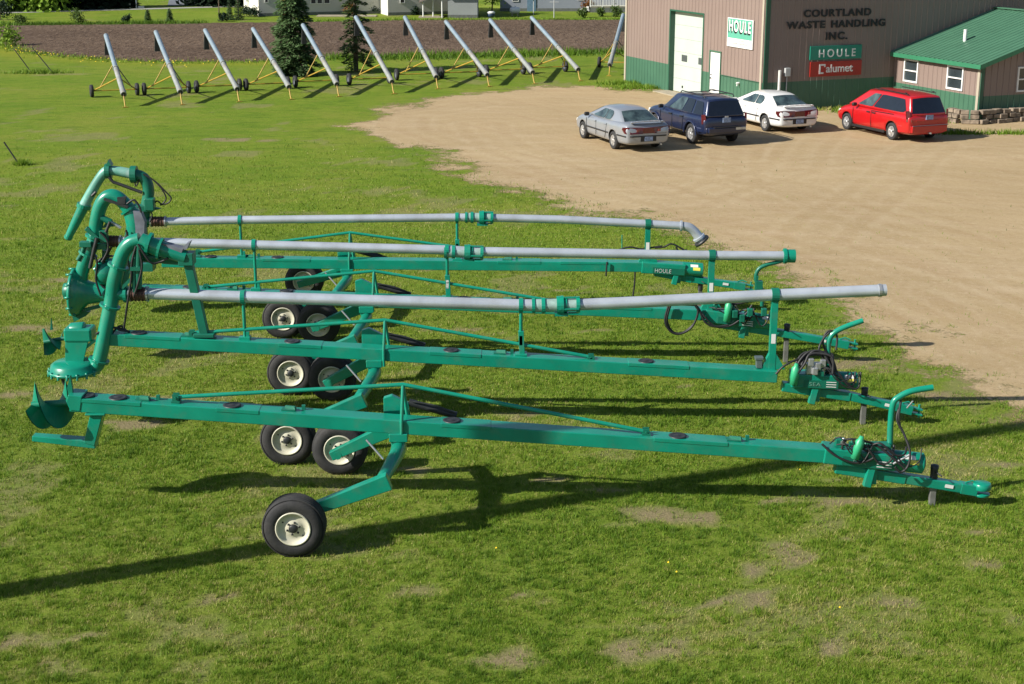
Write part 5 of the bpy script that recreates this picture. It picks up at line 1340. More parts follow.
b = MB(); b.tube([(-7.583, 27.200, 2.452), (-7.655, 27.200, 2.228), (-7.754, 27.200, 1.890)], .035, 8); b.tube([(-7.324, 27.200, 2.750), (-7.411, 27.200, 2.564)], .03, 8); b.bar((-7.415, 27.250, 3.165), (-6.989, 27.250, 3.017), .03, .05); b.box((-7.102, 27.300, 3.137), (.14, .14, .12)); b.build('hydraulic_line', DARK, t3)
hoses(t3, [[(-7.004, 27.250, 3.073), (-6.871, 27.250, 3.146), (-6.772, 27.250, 2.999), (-6.764, 27.250, 2.851)], [(-7.520, 27.200, 2.564), (-7.403, 27.200, 2.415), (-7.399, 27.200, 2.228), (-7.525, 27.200, 2.003)], [(-7.692, 27.200, 2.228), (-7.617, 27.200, 2.003), (-7.661, 27.200, 1.663), (-7.592, 27.200, 1.359)], [(-7.043, 27.200, 2.601), (-6.991, 27.200, 2.303), (-7.048, 27.200, 2.003), (-7.000, 27.300, 1.715)]], .02)
# ---- farthest trailer
Y4 = 31.0
t4, z4f = trailer('farthest green trailer, its grey pipe ending in a bent elbow spout beside the gravel', Y4, -3.46, (-7.3, 1.24, 2.75, 1.14), -1.08, -1.08,
    ((-6.556, 31.000, 1.337), (-3.370, 31.000, 1.752), (-0.710, 31.000, 1.380)), [-6.3, -4.9, -.9], [(-5.2, -4.2), (-.3, .6), (1.0, 2.0)], out=.15)
end_gear(t4, Y4, (2.701, 31.000, 1.037), (3.981, 31.000, 0.951), [(2.997, 31.000, 0.908), (3.777, 31.000, 0.757), (4.833, 31.000, 0.606)], (3.961, 31.000, 0.302), (3.945, 31.000, 0.757), lines='HOULE')
pipe_run(t4, Y4, [[(-7.204, 31.000, 1.985), (-5.646, 31.000, 2.017), (-1.141, 31.000, 2.069), (-0.705, 31.000, 2.069)], [(-0.705, 31.000, 2.069), (0.996, 31.000, 2.027), (2.825, 31.000, 1.932), (3.574, 31.000, 1.890)]], .085,
    [((-5.646, 31.000, 2.017)[0], (-5.646, 31.000, 2.017)[2], 0), ((-1.141, 31.000, 2.069)[0], (-1.141, 31.000, 2.069)[2], 1), ((2.825, 31.000, 1.932)[0], (2.825, 31.000, 1.932)[2], 2)], ((-0.809, 31.000, 2.069), (-0.415, 31.000, 2.069)), z4f, cap=True)
b = MB(); b.tube([(3.491, 31.000, 1.890), (3.658, 31.000, 1.869), (3.785, 31.000, 1.784), (3.872, 31.000, 1.678), (3.959, 31.000, 1.572)], [.09, .095, .095, .10, .10], 16, sub=3); ring(b, (3.512, 31.000, 1.890), (1, 0, -.05), .09, .04, .025); ring(b, (3.894, 31.000, 1.646), (.6, 0, -.8), .095, .04, .04); eo = b.build('elbow_spout', GALV, t4)
b = MB(); d_ = Vector((4.002, 31.000, 1.529)) - Vector((3.915, 31.000, 1.635)); b.lathe((3.938, 31.000, 1.593), d_, [(0, 0), (0, .17), (.05, .17), (.05, .10), (.02, .09), (.02, 0)], 18); b.build('spout_flange', DARK, eo)
coupling(t4, (-7.495, 31.000, 1.985), (-7.184, 31.000, 1.985), .088)
b = MB(); b.tube([(-7.515, 31.000, 1.995), (-7.681, 31.000, 1.995)], .09, 14); b.tube([(-8.048, 31.000, 0.908), (-7.890, 31.000, 1.380), (-7.759, 31.000, 1.763), (-7.631, 31.000, 2.122), (-7.552, 31.000, 2.374), (-7.506, 31.000, 2.605), (-7.525, 31.000, 2.792), (-7.619, 31.000, 2.917), (-7.780, 31.000, 2.969)], .12, 16, sub=5); ro = b.build('riser_pipe', GREEN_D, t4)
b = MB(); ring(b, (-7.780, 31.000, 2.969), (1, 0, 0), .12, .12, .06); ring(b, (-7.601, 31.000, 2.269), (.2, 0, 1), .12, .06, .06); ring(b, (-7.706, 31.000, 1.932), (.2, 0, 1), .12, .06, .05); b.build('flange_ring', GREEN_D, ro)
b = MB(); b.tube([(-7.780, 31.000, 2.969), (-7.963, 31.000, 3.011), (-8.227, 31.000, 3.052), (-8.373, 31.000, 3.021), (-8.532, 31.000, 2.834), (-8.695, 31.000, 2.584), (-8.861, 31.000, 2.311)], [.11, .105, .10, .10, .10, .105, .11], 16, sub=4); no = b.build('nozzle', mat('worn_green_pipe', (.10, .30, .24), .4, var=.3, scale=2.0, dirt=(.45, .48, .48), dirt_scale=1.6, dirt_amt=.7), t4)
b = MB(); b.tube([(-8.861, 31.000, 2.311), (-9.053, 31.000, 1.974), (-9.259, 31.000, 1.614)], [.115, .10, .075], 14); ring(b, (-8.861, 31.000, 2.311), (-.3, 0, -.9), .11, .08, .04); ring(b, (-9.234, 31.000, 1.657), (-.3, 0, -.9), .07, .05, .02); b.build('nozzle_tip', GREEN, no)
b = MB(); b.bar((-8.300, 31.000, 3.187), (-8.300, 31.000, 2.896), .12, .14); b.prism([(-8.317, 30.900, 3.162), (-8.214, 30.900, 3.162), (-8.267, 30.900, 3.286)], (0, .2, 0)); ring(b, (-8.310, 31.000, 3.042), (1, 0, 0), .10, .1, .05); b.build('nozzle_clamp', GREEN_D, no)
b = MB(); b.tube([(-8.272, 30.900, 2.935), (-8.197, 30.900, 2.831), (-8.077, 30.900, 2.789), (-7.616, 30.900, 2.613)], .035, 8); b.tube([(-8.651, 30.900, 2.540), (-8.562, 30.900, 2.623)], .03, 8); b.build('nozzle_cylinder', DARK, no)
b = MB(); b.box((-7.617, 30.900, 2.289), (.45, .2, .14)); b.box((-7.768, 30.900, 2.205), (.2, .2, .2)); b.prism([(-7.675, 30.850, 2.173), (-7.235, 30.850, 2.278), (-7.499, 30.850, 2.340)], (0, .1, 0)); b.box((-7.458, 30.860, 2.380), (.2, .2, .25)); b.bar((-7.880, 30.900, 2.373), (-7.629, 30.900, 2.121), .07, .1); b.build('swivel_gear', GREEN_D, t4, bevel=.02)
hoses(t4, [[(-7.570, 30.900, 2.997), (-7.392, 30.900, 2.893), (-7.219, 30.900, 2.706), (-7.129, 30.900, 2.498), (-7.220, 30.900, 2.373), (-7.319, 30.900, 2.435), (-7.429, 30.900, 2.331)], [(-7.530, 30.900, 2.976), (-7.314, 30.900, 2.831), (-7.122, 30.900, 2.623), (-7.026, 30.900, 2.498), (-7.095, 30.900, 2.393), (-7.262, 30.900, 2.352)],
    [(-7.541, 30.850, 2.340), (-7.428, 30.850, 2.173), (-7.480, 30.850, 2.005)], [(-7.760, 30.900, 2.914), (-7.731, 30.900, 2.748), (-7.637, 30.900, 2.914)]], .016)
b = MB(); b.lathe((-8.388, 31.000, 0.844), (1, 0, 0), [(0, 0), (0, .36), (.10, .38), (.18, .30), (.3, .15)], 24); b.build('pump_volute', GREEN_D, t4)
b = MB(); b.bar((-7.573, 31.000, 1.123), (-7.666, 31.000, 1.911), .12, .12); b.bar((-7.886, 31.000, 1.123), (-7.729, 31.000, 1.593), .1, .1); b.box((-7.788, 31.000, 1.037), (.6, .34, .16)); b.build('pump_bracket', GREEN_D, t4)
hoses(t4, [[(2.212, 31.000, 1.380), (2.462, 31.000, 1.444), (2.692, 31.000, 1.401), (2.983, 31.000, 1.444), (3.129, 31.000, 1.465)], [(2.984, 31.000, 1.422), (3.171, 31.000, 1.444), (3.336, 31.000, 1.508), (3.590, 31.000, 1.380)], [(3.421, 31.000, 1.444), (3.486, 31.000, 1.358), (3.653, 31.000, 1.380)], [(2.561, 30.800, 0.956), (2.557, 30.800, 0.699), (2.531, 30.800, 0.440)], [(1.974, 30.800, 1.169), (1.959, 30.800, 0.870)]], .018)
b = MB(); b.tube([(2.296, 31.000, 1.380), (2.290, 31.000, 1.699)], .012, 6); b.build('marker_rod', GREEN, t4)
# ---------------------------------------------------------------- transport augers along the field
AT_BLUE = mat('weathered_blue_grey_tube', (0.25, 0.32, 0.37), 0.45, metal=0.35, var=0.15, scale=2.5, dirt=(0.34, 0.31, 0.26), dirt_scale=1.2, dirt_amt=0.5)
AT_TAN = mat('rust_tinted_tube', (0.25, 0.265, 0.255), 0.6, metal=0.2, var=0.2, scale=3, dirt=(0.30, 0.18, 0.09), dirt_scale=2.0, dirt_amt=0.6)
AYEL = mat('yellow_frame_paint', (0.36, 0.23, 0.025), 0.5, var=0.2, scale=4, dirt=(0.25, 0.14, 0.05), dirt_scale=3, dirt_amt=0.4)
def auger(tz):
    root = thing('grain_auger', (0, 0, 0), 'auger', 'auger', 'row of grain augers along the ploughed field')
    a = Vector((.28, 0, .52)); c = Vector((6.4, 0, tz)); P = lambda t: a.lerp(c, t)
    b = MB(); b.tube([P(.42), P(1.0)], .105, 14); b.build('upper_tube', AT_BLUE, root)
    b = MB(); b.tube([P(0), P(.06)], .125, 14); b.tube([P(.06), P(.425)], .112, 14); ring(b, P(.42), c - a, .112, .06, .03); b.build('lower_tube', AT_TAN, root)
    b = MB(); b.lathe(P(0), a - c, [(.004, .09), (.004, 0)], 14); b.tube([P(-.015), P(.02)], .03, 8); b.build('intake_mouth', DARK, root)
    b = MB(); b.tube([P(.01), (.12, 0, .12), (0, 0, .02)], .03, 8); b.bar((-.05, -.12, .02), (-.05, .12, .02), .05, .03); b.build('foot', AYEL, root)
    b = MB(); p = P(.985)
    vs = []
    for z, w in ((p.z - .05, .075), (p.z - .25, .085), (p.z - .85, .125)):
        vs += [(p.x - w * .6, -w, z), (p.x + w * .6, -w, z), (p.x + w * .6, w, z), (p.x - w * .6, w, z)]
    b.add(vs, [(4 * i + k, 4 * i + (k + 1) % 4, 4 * i + 4 + (k + 1) % 4, 4 * i + 4 + k) for i in range(2) for k in range(4)] + [(0, 1, 2, 3)])
    b.build('spout', BLACK, root)
    for s in (1, -1):
        b = MB(); b.tube([P(.27), (4.15, s * .92, .30)], .032, 8); b.build('lift_arm', AYEL, root)
        b = MB(); b.tube([P(.52), (3.55, s * .70, .46)], .025, 8); b.build('support_leg', AYEL if s > 0 else mat('leg_shade_tone', (.12, .11, .08), .6), root)  # leg away from the sun has its shade in the colour
        b = MB(); b.lathe((4.2, s * 1.0, .28), (0, s, 0), [(-.06, .15), (-.08, .24), (-.05, .28), (.05, .28), (.08, .24), (.06, .15)], 24); wo = b.build('wheel', TYRE, root)
        b = MB(); b.lathe((4.2, s * 1.0, .28), (0, s, 0), [(-.05, .15), (-.03, .0)], 16); b.lathe((4.2, s * 1.0, .28), (0, s, 0), [(.055, .16), (.03, .12), (.03, 0)], 16); b.build('rim', GREYB, wo)
    b = MB(); b.tube([(4.18, -.95, .28), (4.18, .95, .28)], .025, 8); b.build('axle', AYEL, root)
    return root
AUG = [(-16.49, 65.03, 110.0, 2.54), (-14.24, 65.87, 111.2, 2.63), (-11.95, 66.91, 113.0, 2.63), (-9.79, 67.76, 113.4, 2.63), (-7.79, 68.82, 111.2, 2.72), (-5.39, 69.84, 110.6, 3.02), (-3.47, 71.8, 107.4, 2.87), (-1.07, 72.74, 111.0, 2.6), (1.1, 73.88, 110.4, 2.6), (3.36, 75.18, 111.4, 2.63), (4.9, 77.44, 80.0, 2.6)]
ALAB = ['leftmost grain auger, standing nearest to the two thin poles', 'second grain auger from the left in the row', 'third grain auger from the left, left of the dense spruce by a gap',
        'fourth grain auger from the left, just left of the dense spruce', 'fifth grain auger from the left, crossing in front of the dense spruce', 'sixth grain auger from the left, crossing in front of the thin spruce',
        'seventh grain auger from the left, just right of the thin spruce', 'eighth grain auger, fourth from the right end of the row', 'ninth grain auger, third from the right end, top under the propane tank', 'tenth grain auger, longest looking of the row and last one leaning left',
        'last grain auger, leaning right and half hidden behind the warehouse corner']
for k, (x, y, rz, tz) in enumerate(AUG):
    o = auger(tz)
    o.location = (x, y, 0); o.rotation_euler = (0, 0, R(rz)); o['label'] = ALAB[k]

# ---------------------------------------------------------------- trees and shrubs
def leaf_mat(name, c, var=.35):
    m = NT(name)
    n = m.noise(1.3, 4, .6); n2 = m.noise(22, 2, .5)
    lo_ = tuple(q * (1 - var) for q in c); hi = tuple(min(1, q * (1 + var)) for q in c)
    m.l(m.mix(m.rng(n2, .35, .7, 0, .5), m.ramp(n, [(.3, lo_), (.7, hi)]), tuple(q * 1.5 for q in c)), m.p.inputs['Base Color'])
    m.p.inputs['Roughness'].default_value = .7; m.p.inputs['Specular IOR Level'].default_value = .2
    tr = m.n('ShaderNodeBsdfTranslucent'); tr.inputs[0].default_value = (*[q * 1.3 for q in c], 1)
    mx = m.n('ShaderNodeMixShader'); mx.inputs[0].default_value = .25
    m.l(m.p.outputs[0], mx.inputs[1]); m.l(tr.outputs[0], mx.inputs[2]); m.l(mx.outputs[0], m.out.inputs[0])
    return m.m
BARK = mat('bark', (.09, .065, .045), .9, var=.3, scale=8, bump=.4)
L_SPR = leaf_mat('spruce_needles', (.085, .145, .055)); L_SPR2 = leaf_mat('thin_spruce_needles', (.085, .13, .042))
L_LIME = leaf_mat('spring_leaves', (.17, .27, .03)); L_DK = leaf_mat('dark_evergreen', (.022, .042, .022)); L_MID = leaf_mat('mid_green_leaves', (.06, .10, .02)); L_RED = leaf_mat('reddish_shrub', (.16, .07, .02))
def quads(name, P, D, U, size_l, size_w, material, parent):
    """many small leaf blades: P centre, D direction, U normal-ish"""
    P = np.asarray(P); D = np.asarray(D); U = np.asarray(U)
    D /= np.linalg.norm(D, axis=1)[:, None] + 1e-9
    S = np.cross(D, U); S /= np.linalg.norm(S, axis=1)[:, None] + 1e-9
    l = np.asarray(size_l)[:, None]; w = np.asarray(size_w)[:, None]
    V = np.stack([P - D * l * .5, P + S * w * .5, P + D * l * .5, P - S * w * .5], 1).reshape(-1, 3)
    V = V - np.array(WORLD[parent])
    n = len(P); me = bpy.data.meshes.new(name)
    me.vertices.add(4 * n); me.vertices.foreach_set('co', V.ravel())
    me.loops.add(4 * n); me.loops.foreach_set('vertex_index', np.arange(4 * n))
    me.polygons.add(n); me.polygons.foreach_set('loop_start', np.arange(0, 4 * n, 4)); me.polygons.foreach_set('loop_total', np.full(n, 4))
    me.update(); me.validate(); me.materials.append(material)
    o = bpy.data.objects.new(name, me); col.objects.link(o); o.parent = parent; WORLD[o] = WORLD[parent]
    return o
def conifer(label, x, y, h, rad, material, nb, z0=.25, sparse=1.0, seed=1, per=46, group=None, name='spruce_tree', shape=.9, ls=.20):
    r_ = np.random.default_rng(seed)
    root = thing(name, (x, y, 0), label, 'tree', group)
    b = MB(); b.tube([(x, y, 0), (x + .03, y, h * .5), (x, y, h)], [rad * .10 + .03, rad * .06 + .02, .015], 8); tk = b.build('trunk', BARK, root)
    P = []; D = []; U = []; sl = []; sw = []
    lim = MB()
    for i in range(nb):
        t = (i + r_.random()) / nb
        z = z0 + (h - z0) * t ** 1.05
        L = rad * (1 - t) ** shape * r_.uniform(.62, 1.12) + .05
        az = i * 2.39996 + r_.uniform(-.5, .5)
        droop = -.22 - .25 * (1 - t) + r_.uniform(-.12, .12)
        dirv = np.array([math.cos(az), math.sin(az), 0])
        end = np.array([x, y, z]) + dirv * L + np.array([0, 0, droop * L * .9])
        lim.tube([(x, y, z), tuple((np.array([x, y, z]) + end) / 2 + np.array([0, 0, .03])), tuple(end)], [.02, .013, .005], 5)
        m = max(6, int(per * L / rad * sparse))
        u = r_.random(m) ** .6
        side = r_.uniform(-1, 1, m) * (.12 + .24 * L * (1 - u * .5))
        perp = np.array([-math.sin(az), math.cos(az), 0])
        pos = np.array([x, y, z]) + dirv * (L * u)[:, None] + perp * side[:, None]
        pos[:, 2] += droop * L * u ** 1.4 + r_.uniform(-.10, .06, m)
        dd = dirv + perp * (np.sign(side) * r_.uniform(.2, .9, m))[:, None] + np.array([0, 0, 1]) * r_.uniform(-.5, .15, m)[:, None]
        P.append(pos); D.append(dd); U.append(np.stack([r_.uniform(-.6, .6, m), r_.uniform(-.6, .6, m), np.ones(m)], 1))
        sl.append(r_.uniform(.6, 1.3, m) * ls); sw.append(r_.uniform(.5, 1.1, m) * ls * .45)
    lim.build('limb', BARK, tk)
    quads('crown', np.concatenate(P), np.concatenate(D), np.concatenate(U), np.concatenate(sl), np.concatenate(sw), material, root)
    return root
def broadleaf(label, x, y, h, rad, zc, material, n, name='leafy_tree', seed=1, group=None, ls=.16, trunk_r=.07, flat=1.0, cat='tree'):
    r_ = np.random.default_rng(seed)
    root = thing(name, (x, y, 0), label, cat, group)
    b = MB(); b.tube([(x, y, 0), (x + .04, y, zc * .6), (x, y, zc)], [trunk_r, trunk_r * .8, trunk_r * .5], 8)
    cl = []
    for k in range(12):
        v_ = r_.normal(size=3); v_ /= np.linalg.norm(v_); q = np.array([x, y, zc]) + v_ * rad * r_.uniform(.35, .8) * np.array([1, 1, flat]); q[2] = max(q[2], .1); cl.append(q)
        b.tube([(x, y, zc * .7), tuple((np.array([x, y, zc]) + q) / 2), tuple(q)], [trunk_r * .5, trunk_r * .3, .006], 5)
    b.build('trunk' if cat == 'tree' else 'stem', BARK, root)
    idx = r_.integers(0, len(cl), n)
    P = np.array(cl)[idx] + r_.normal(size=(n, 3)) * rad * np.array([.27, .27, .25 * flat])
    P[:, 2] = np.maximum(P[:, 2], .03)
    quads('crown' if cat == 'tree' else 'foliage', P, r_.normal(size=(n, 3)), r_.normal(size=(n, 3)), r_.uniform(.6, 1.2, n) * ls, r_.uniform(.4, .8, n) * ls, material, root)
    return root
x, y = (-11.02, 77.91)
conifer('dense dark spruce standing behind the middle of the auger row', x, y, 6.8, 1.42, L_SPR, 300, z0=.12, seed=3, per=120, shape=.75, ls=.24)
x, y = (-8.12, 79.85)
conifer('thin spruce with bare trunk and gaps between its branches', x, y, 6.2, 1.05, L_SPR2, 62, z0=.5, seed=9, per=95, shape=.5, ls=.26)
# far trees at the top left, of which only the feet are in the frame
for k, (px_, py_, h, rad, kind, lab) in enumerate([(66, 8.5, 8, 2.0, 0, 'dark evergreen nearest the pale lime trees, beyond the road'), (78, 8.0, 9, 2.2, 0, 'dark evergreen, second of the row beyond the road'), (90, 8.5, 7, 1.7, 0, 'dark evergreen in the middle of the row beyond the road'),
        (107, 8.0, 8, 2.0, 0, 'dark evergreen, fourth of the row beyond the road'), (122, 7.5, 8, 1.8, 0, 'dark evergreen at the right end of the row, beside the white sign post')]):
    x, y = ((-37.22, 129.51), (-36.39, 130.15), (-35.21, 129.51), (-33.96, 130.15), (-32.86, 130.79))[k]
    conifer(lab, x, y, h, rad, L_DK, 110, z0=.05, seed=20 + k, per=110, group='dark evergreens beyond the road', ls=.7, name='evergreen_tree')
for k, (pos, lab, m_, h, r1) in enumerate([((-41.62, 127.62), 'mid green bushy tree at the far top left corner', L_MID, 6, 2.4), ((-39.89, 127.62), 'lime green tree left of its paler neighbour beyond the road', L_LIME, 6, 2.2), ((-38.60, 128.24), 'lime green tree touching the dark evergreens beyond the road', L_LIME, 5, 2.0),
        ((-25.91, 134.12), 'dark bushy tree beyond the drive, left of the pair', L_DK, 6, 2.2), ((-24.18, 134.12), 'dark bushy tree beside the white gabled house', L_DK, 6, 2.4)]):
    broadleaf(lab, pos[0], pos[1], h, r1 * 1.3, 1.7, m_, 5200, seed=40 + k, ls=.5, trunk_r=.15)
broadleaf('slim young tree on the far lawn, left of the white gabled house', *(-23.43, 124.01), 4, .8, 3.0, L_MID, 300, seed=51, ls=.2, trunk_r=.05)
broadleaf('small round spring green tree between the grey shed and the propane tank', *(-1.58, 122.28), 4, 1.15, 1.75, L_LIME, 1500, seed=52, ls=.17, trunk_r=.06)
# young evergreens and shrubs along the far lawn
for k, (pos, h, rad, lab) in enumerate([((-26.75, 113.79), .95, .33, 'tiny evergreen on the far field edge, left of its twin'), ((-25.14, 113.79), 1.0, .35, 'tiny evergreen on the far field edge, right of its twin'), ((-21.18, 116.32), 1.15, .42, 'small evergreen at the left of the white gabled house'), ((-20.54, 116.32), 1.5, .52, 'taller small evergreen nearest the white gabled house')]):
    conifer(lab, pos[0], pos[1], h, rad, L_SPR, 50, z0=.03, seed=60 + k, per=40, name='young_evergreen', ls=.16)
for k, (pos, rad, m_, lab) in enumerate([((-35.41, 111.37), .45, L_MID, 'low bush at the left of the far field edge'), ((-31.50, 112.33), .62, L_MID, 'biggest bush on the far field edge, above the leftmost auger'), ((-28.25, 113.30), .38, L_DK, 'small dark bush on the far field edge between two augers'), ((-21.42, 114.79), .38, L_DK, 'small dark bush before the pair of young evergreens'),
        ((-20.53, 120.04), .45, L_DK, 'rounded shrub at the corner of the white gable end'), ((-19.89, 119.50), .42, L_DK, 'rounded shrub under the white gable end'), ((5.36, 118.63), .42, L_MID, 'leafy green shrub below the deck, left one'), ((6.89, 120.04), .36, L_MID, 'leafy green shrub below the deck, middle one'), ((8.03, 119.71), .45, L_MID, 'leafy green shrub below the deck, beside the warehouse edge'),
        ((6.08, 125.79), .55, L_RED, 'reddish shrub at the foot of the white deck steps'), ((-30.99, 94.43), .8, L_LIME, 'yellow green bush at the left end of the ploughed field'), ((-38.41, 116.32), .8, L_DK, 'dark bush at the left picture edge, above the field'), ((-10.83, 123.43), .5, L_DK, 'dark shrub between the two pale houses'), ((-12.78, 122.28), .45, L_RED, 'brownish shrub before the pale house wall'), ((-7.69, 121.71), .35, L_DK, 'dark shrub left of the porch posts')]):
    broadleaf(lab, pos[0], pos[1], rad * 2, rad, rad * .9, m_, 420, name='shrub', seed=80 + k, ls=.16 if rad < .7 else .2, trunk_r=.03, cat='shrub')

# ---------------------------------------------------------------- far houses
H_CREAM = mat('pale_siding', (.62, .60, .52), .7, var=.05, scale=.8); H_GREY = mat('grey_beige_siding', (.40, .39, .37), .7, var=.06, scale=.8); H_SLATE = mat('slate_siding', (.20, .22, .26), .7, var=.06, scale=.8)
H_SHED = mat('shed_siding', (.24, .26, .26), .7, var=.06, scale=.8); H_ROOF = mat('brown_shingles', (.16, .13, .11), .9, var=.2, scale=5); FOUND = mat('dark_foundation', (.10, .11, .10), .9, var=.2)
def house(name, label, o, ang, L, D_, eave, wallm, sidem, windows, doors=(), ridge_along=True, pitch=.5, deep=None):
    """o: near-left corner; x runs along the front, depth behind it"""
    root = thing(name, (o[0], o[1], 0), label, 'house')
    a = R(ang); X = Vector((math.cos(a), math.sin(a), 0)); Yv = Vector((-math.sin(a), math.cos(a), 0)); O = Vector((o[0], o[1], 0))
    Q = lambda u, w, z: O + X * u + Yv * w + UP * z
    b = MB(); b.add([Q(0, 0, 0), Q(L, 0, 0), Q(L, 0, eave), Q(0, 0, eave)], [(0, 1, 2, 3)]); b.add([Q(0, D_, 0), Q(L, D_, 0), Q(L, D_, eave), Q(0, D_, eave)], [(3, 2, 1, 0)]); b.build('wall', wallm, root)
    b = MB()
    rz = eave + D_ / 2 * pitch
    for u in (0, L): b.add([Q(u, 0, 0), Q(u, 0, eave), Q(u, D_ / 2, rz), Q(u, D_, eave), Q(u, D_, 0)], [(0, 1, 2, 3, 4)])
    b.build('gable_wall', sidem, root)
    b = MB()
    for s in (0, 1):
        w0, w1_ = (-.4, D_ / 2) if s == 0 else (D_ + .4, D_ / 2)
        b.prism([Q(-.4, w0, eave - .4 * pitch), Q(L + .4, w0, eave - .4 * pitch), Q(L + .4, w1_, rz), Q(-.4, w1_, rz)], (0, 0, .15))
    b.build('roof', H_ROOF, root)
    b = MB(); b.box(Q(L / 2, -.02, .12), (L + .02, .04, .24), rz=a); b.build('foundation', FOUND, root)
    for (u0, u1, z0, z1) in windows:
        b = MB()
        for uu in (u0, u1): b.box(Q(uu, -.04, (z0 + z1) / 2), (.04, .06, z1 - z0 + .04), rz=a)
        for zz in (z0, z1): b.box(Q((u0 + u1) / 2, -.038, zz), (u1 - u0 - .04, .056, .04), rz=a)
        f = b.build('window', WHITE, root)
        b = MB(); b.box(Q((u0 + u1) / 2, -.015, (z0 + z1) / 2), (u1 - u0, .02, z1 - z0), rz=a); b.build('pane', GLASS, f)
    for (u0, u1, h, m_) in doors:
        b = MB(); b.box(Q((u0 + u1) / 2, -.03, h / 2), (u1 - u0, .06, h), rz=a); b.build('door', m_, root)
    return root, Q, a
OCH = mat('ochre_post', (.40, .22, .06), .7)
house('house', 'pale house with a white sunlit gable end behind the dense spruce', (-19.61, 120.15), 19, 9.9, 7, 2.9, H_GREY, H_CREAM, [(.5, .75, 1.05, 1.55), (4.1, 4.5, .88, 1.75), (4.6, 5.0, .88, 1.75), (5.15, 5.6, .88, 1.75), (7.3, 7.55, .7, 1.7)], [(1.75, 2.1, 2.1, OCH)])
r_, Q_, a_ = house('house', 'grey house with a cream entrance corner left of the porch shed', (-9.68, 121.04), 19, 5.2, 6, 3.0, H_GREY, H_CREAM, [(1.0, 1.35, .95, 1.45)])
b = MB(); b.box(Q_(-3.2, .3, .04), (4.6, 1.2, .08)); b.build('patio', CONC, r_)
sh, Qs, as_ = house('porch_shed', 'grey shed with a brown shingled porch roof on white posts', (-4.89, 118.42), 0, 2.25, 4, 2.0, H_SHED, H_SHED, [])
b = MB(); b.prism([Qs(-2.2, -.2, 1.15), Qs(-.0, -.3, 1.95), Qs(.0, 3, 1.95), Qs(-2.2, 3, 1.15)], (0, 0, .12)); b.build('porch_roof', H_ROOF, sh)
b = MB()
for u, w in ((-1.9, .1), (-1.15, .3), (-.45, .0)): b.tube([Qs(u, w, 0), Qs(u, w, 1.5)], .05, 8)
b.build('white_post', WHITE, sh)
b = MB(); b.box(Qs(-1.3, .6, .05), (1.9, 1.2, .1)); b.build('porch_floor', CONC, sh)
gh_, Qg, ag = house('house', 'long slate grey house behind the white deck railing', (-0.97, 126.03), 0, 10.8, 8, 3.0, H_SLATE, H_CREAM, [(1.0, 1.5, .8, 1.7), (6.3, 6.8, .9, 1.6)], [(2.2, 2.9, 2.1, mat('blue_grey_door', (.10, .17, .24), .5))])
dk = thing('deck', ((7.10, 125.19)[0], (7.10, 125.19)[1], 0), 'raised deck with white railing and white steps at the long slate grey house', 'deck')
b = MB(); x0, y0 = (6.59, 124.60); b.box((x0 + 1.6, y0 + 1.0, .45), (3.8, 2.0, .08)); b.build('floor', CONC, dk)
b = MB(); b.box((x0 + 1.6, y0 + .02, .20), (3.8, .04, .40)); b.build('skirt', FOUND, dk)
b = MB()
for k in range(30): b.box((x0 - .25 + k * .125, y0, .86), (.035, .03, .74))
b.bar((x0 - .3, y0, 1.25), (x0 + 3.5, y0, 1.25), .06, .05); b.bar((x0 - .3, y0, .52), (x0 + 3.5, y0, .52), .05, .05)
for k in range(5): b.box((x0 - .3 + k * .95, y0 + .03, .9), (.09, .09, .95))
b.build('railing', WHITE, dk)
b = MB()
for k in range(4): b.box((x0 - .5 - k * .14, y0 + .5, .40 - k * .1), (.16, .9, .10))
b.bar((x0 - .4, y0 + .06, .25), (x0 - 1.1, y0 + .06, .12), .05, .3); b.build('steps', WHITE, dk)
# propane tank, bin, posts
tx, ty = (0.23, 120.82)
pt = thing('propane_tank', (tx, ty, 0), 'white propane tank lying on the lawn before the slate grey house', 'tank')
b = MB(); b.lathe((tx - .42, ty, .42), (1, .15, 0), [(0, 0), (.02, .12), (.08, .21), (.16, .25), (.68, .25), (.76, .21), (.82, .12), (.84, 0)], 20); b.build('tank_body', WHITE, pt)
b = MB(); b.lathe((tx, ty + .06, .64), (0, 0, 1), [(0, .09), (.10, .08), (.12, 0)], 12); b.build('valve_dome', WHITE, pt)
b = MB(); b.box((tx - .22, ty + .03, .10), (.08, .3, .2)); b.box((tx + .22, ty + .1, .10), (.08, .3, .2)); b.build('leg', CONC, pt)
tx, ty = (-1.61, 118.95)
gb = thing('water_trough', (tx, ty, 0), 'dark blue tub with a white lid under the small round tree', 'tub')
b = MB(); b.lathe((tx, ty, 0), (0, 0, 1), [(0, 0), (0, .26), (.30, .30), (.32, .28), (.32, 0)], 18); b.build('tub', mat('dark_blue_plastic', (.02, .04, .08), .5), gb)
b = MB(); b.lathe((tx, ty, .33), (0, 0, 1), [(0, .31), (.08, .32), (.14, .22), (.16, 0)], 18); b.build('lid', WHITE, gb)
tx, ty = (3.21, 118.42)
cp = thing('clothesline_post', (tx, ty, 0), 'grey clothesline post with a crossbar before the slate grey house', 'post')
b = MB(); b.tube([(tx, ty, 0), (tx, ty, 1.7)], .035, 8); b.build('pole', SILV, cp)
b = MB(); b.bar((tx - .35, ty, 1.2), (tx + .35, ty, 1.2), .05, .05); b.build('crossbar', SILV, cp)
tx, ty = (1.69, 121.71)
cp = thing('lamp_post', (tx, ty, 0), 'thin pale post with a dark box on top, right of the propane tank', 'post')
b = MB(); b.tube([(tx, ty, 0), (tx, ty, 1.15)], .035, 8); b.build('pole', SILV, cp)
b = MB(); b.box((tx, ty, 1.3), (.4, .25, .25)); b.build('box', DARK, cp, bevel=.02)
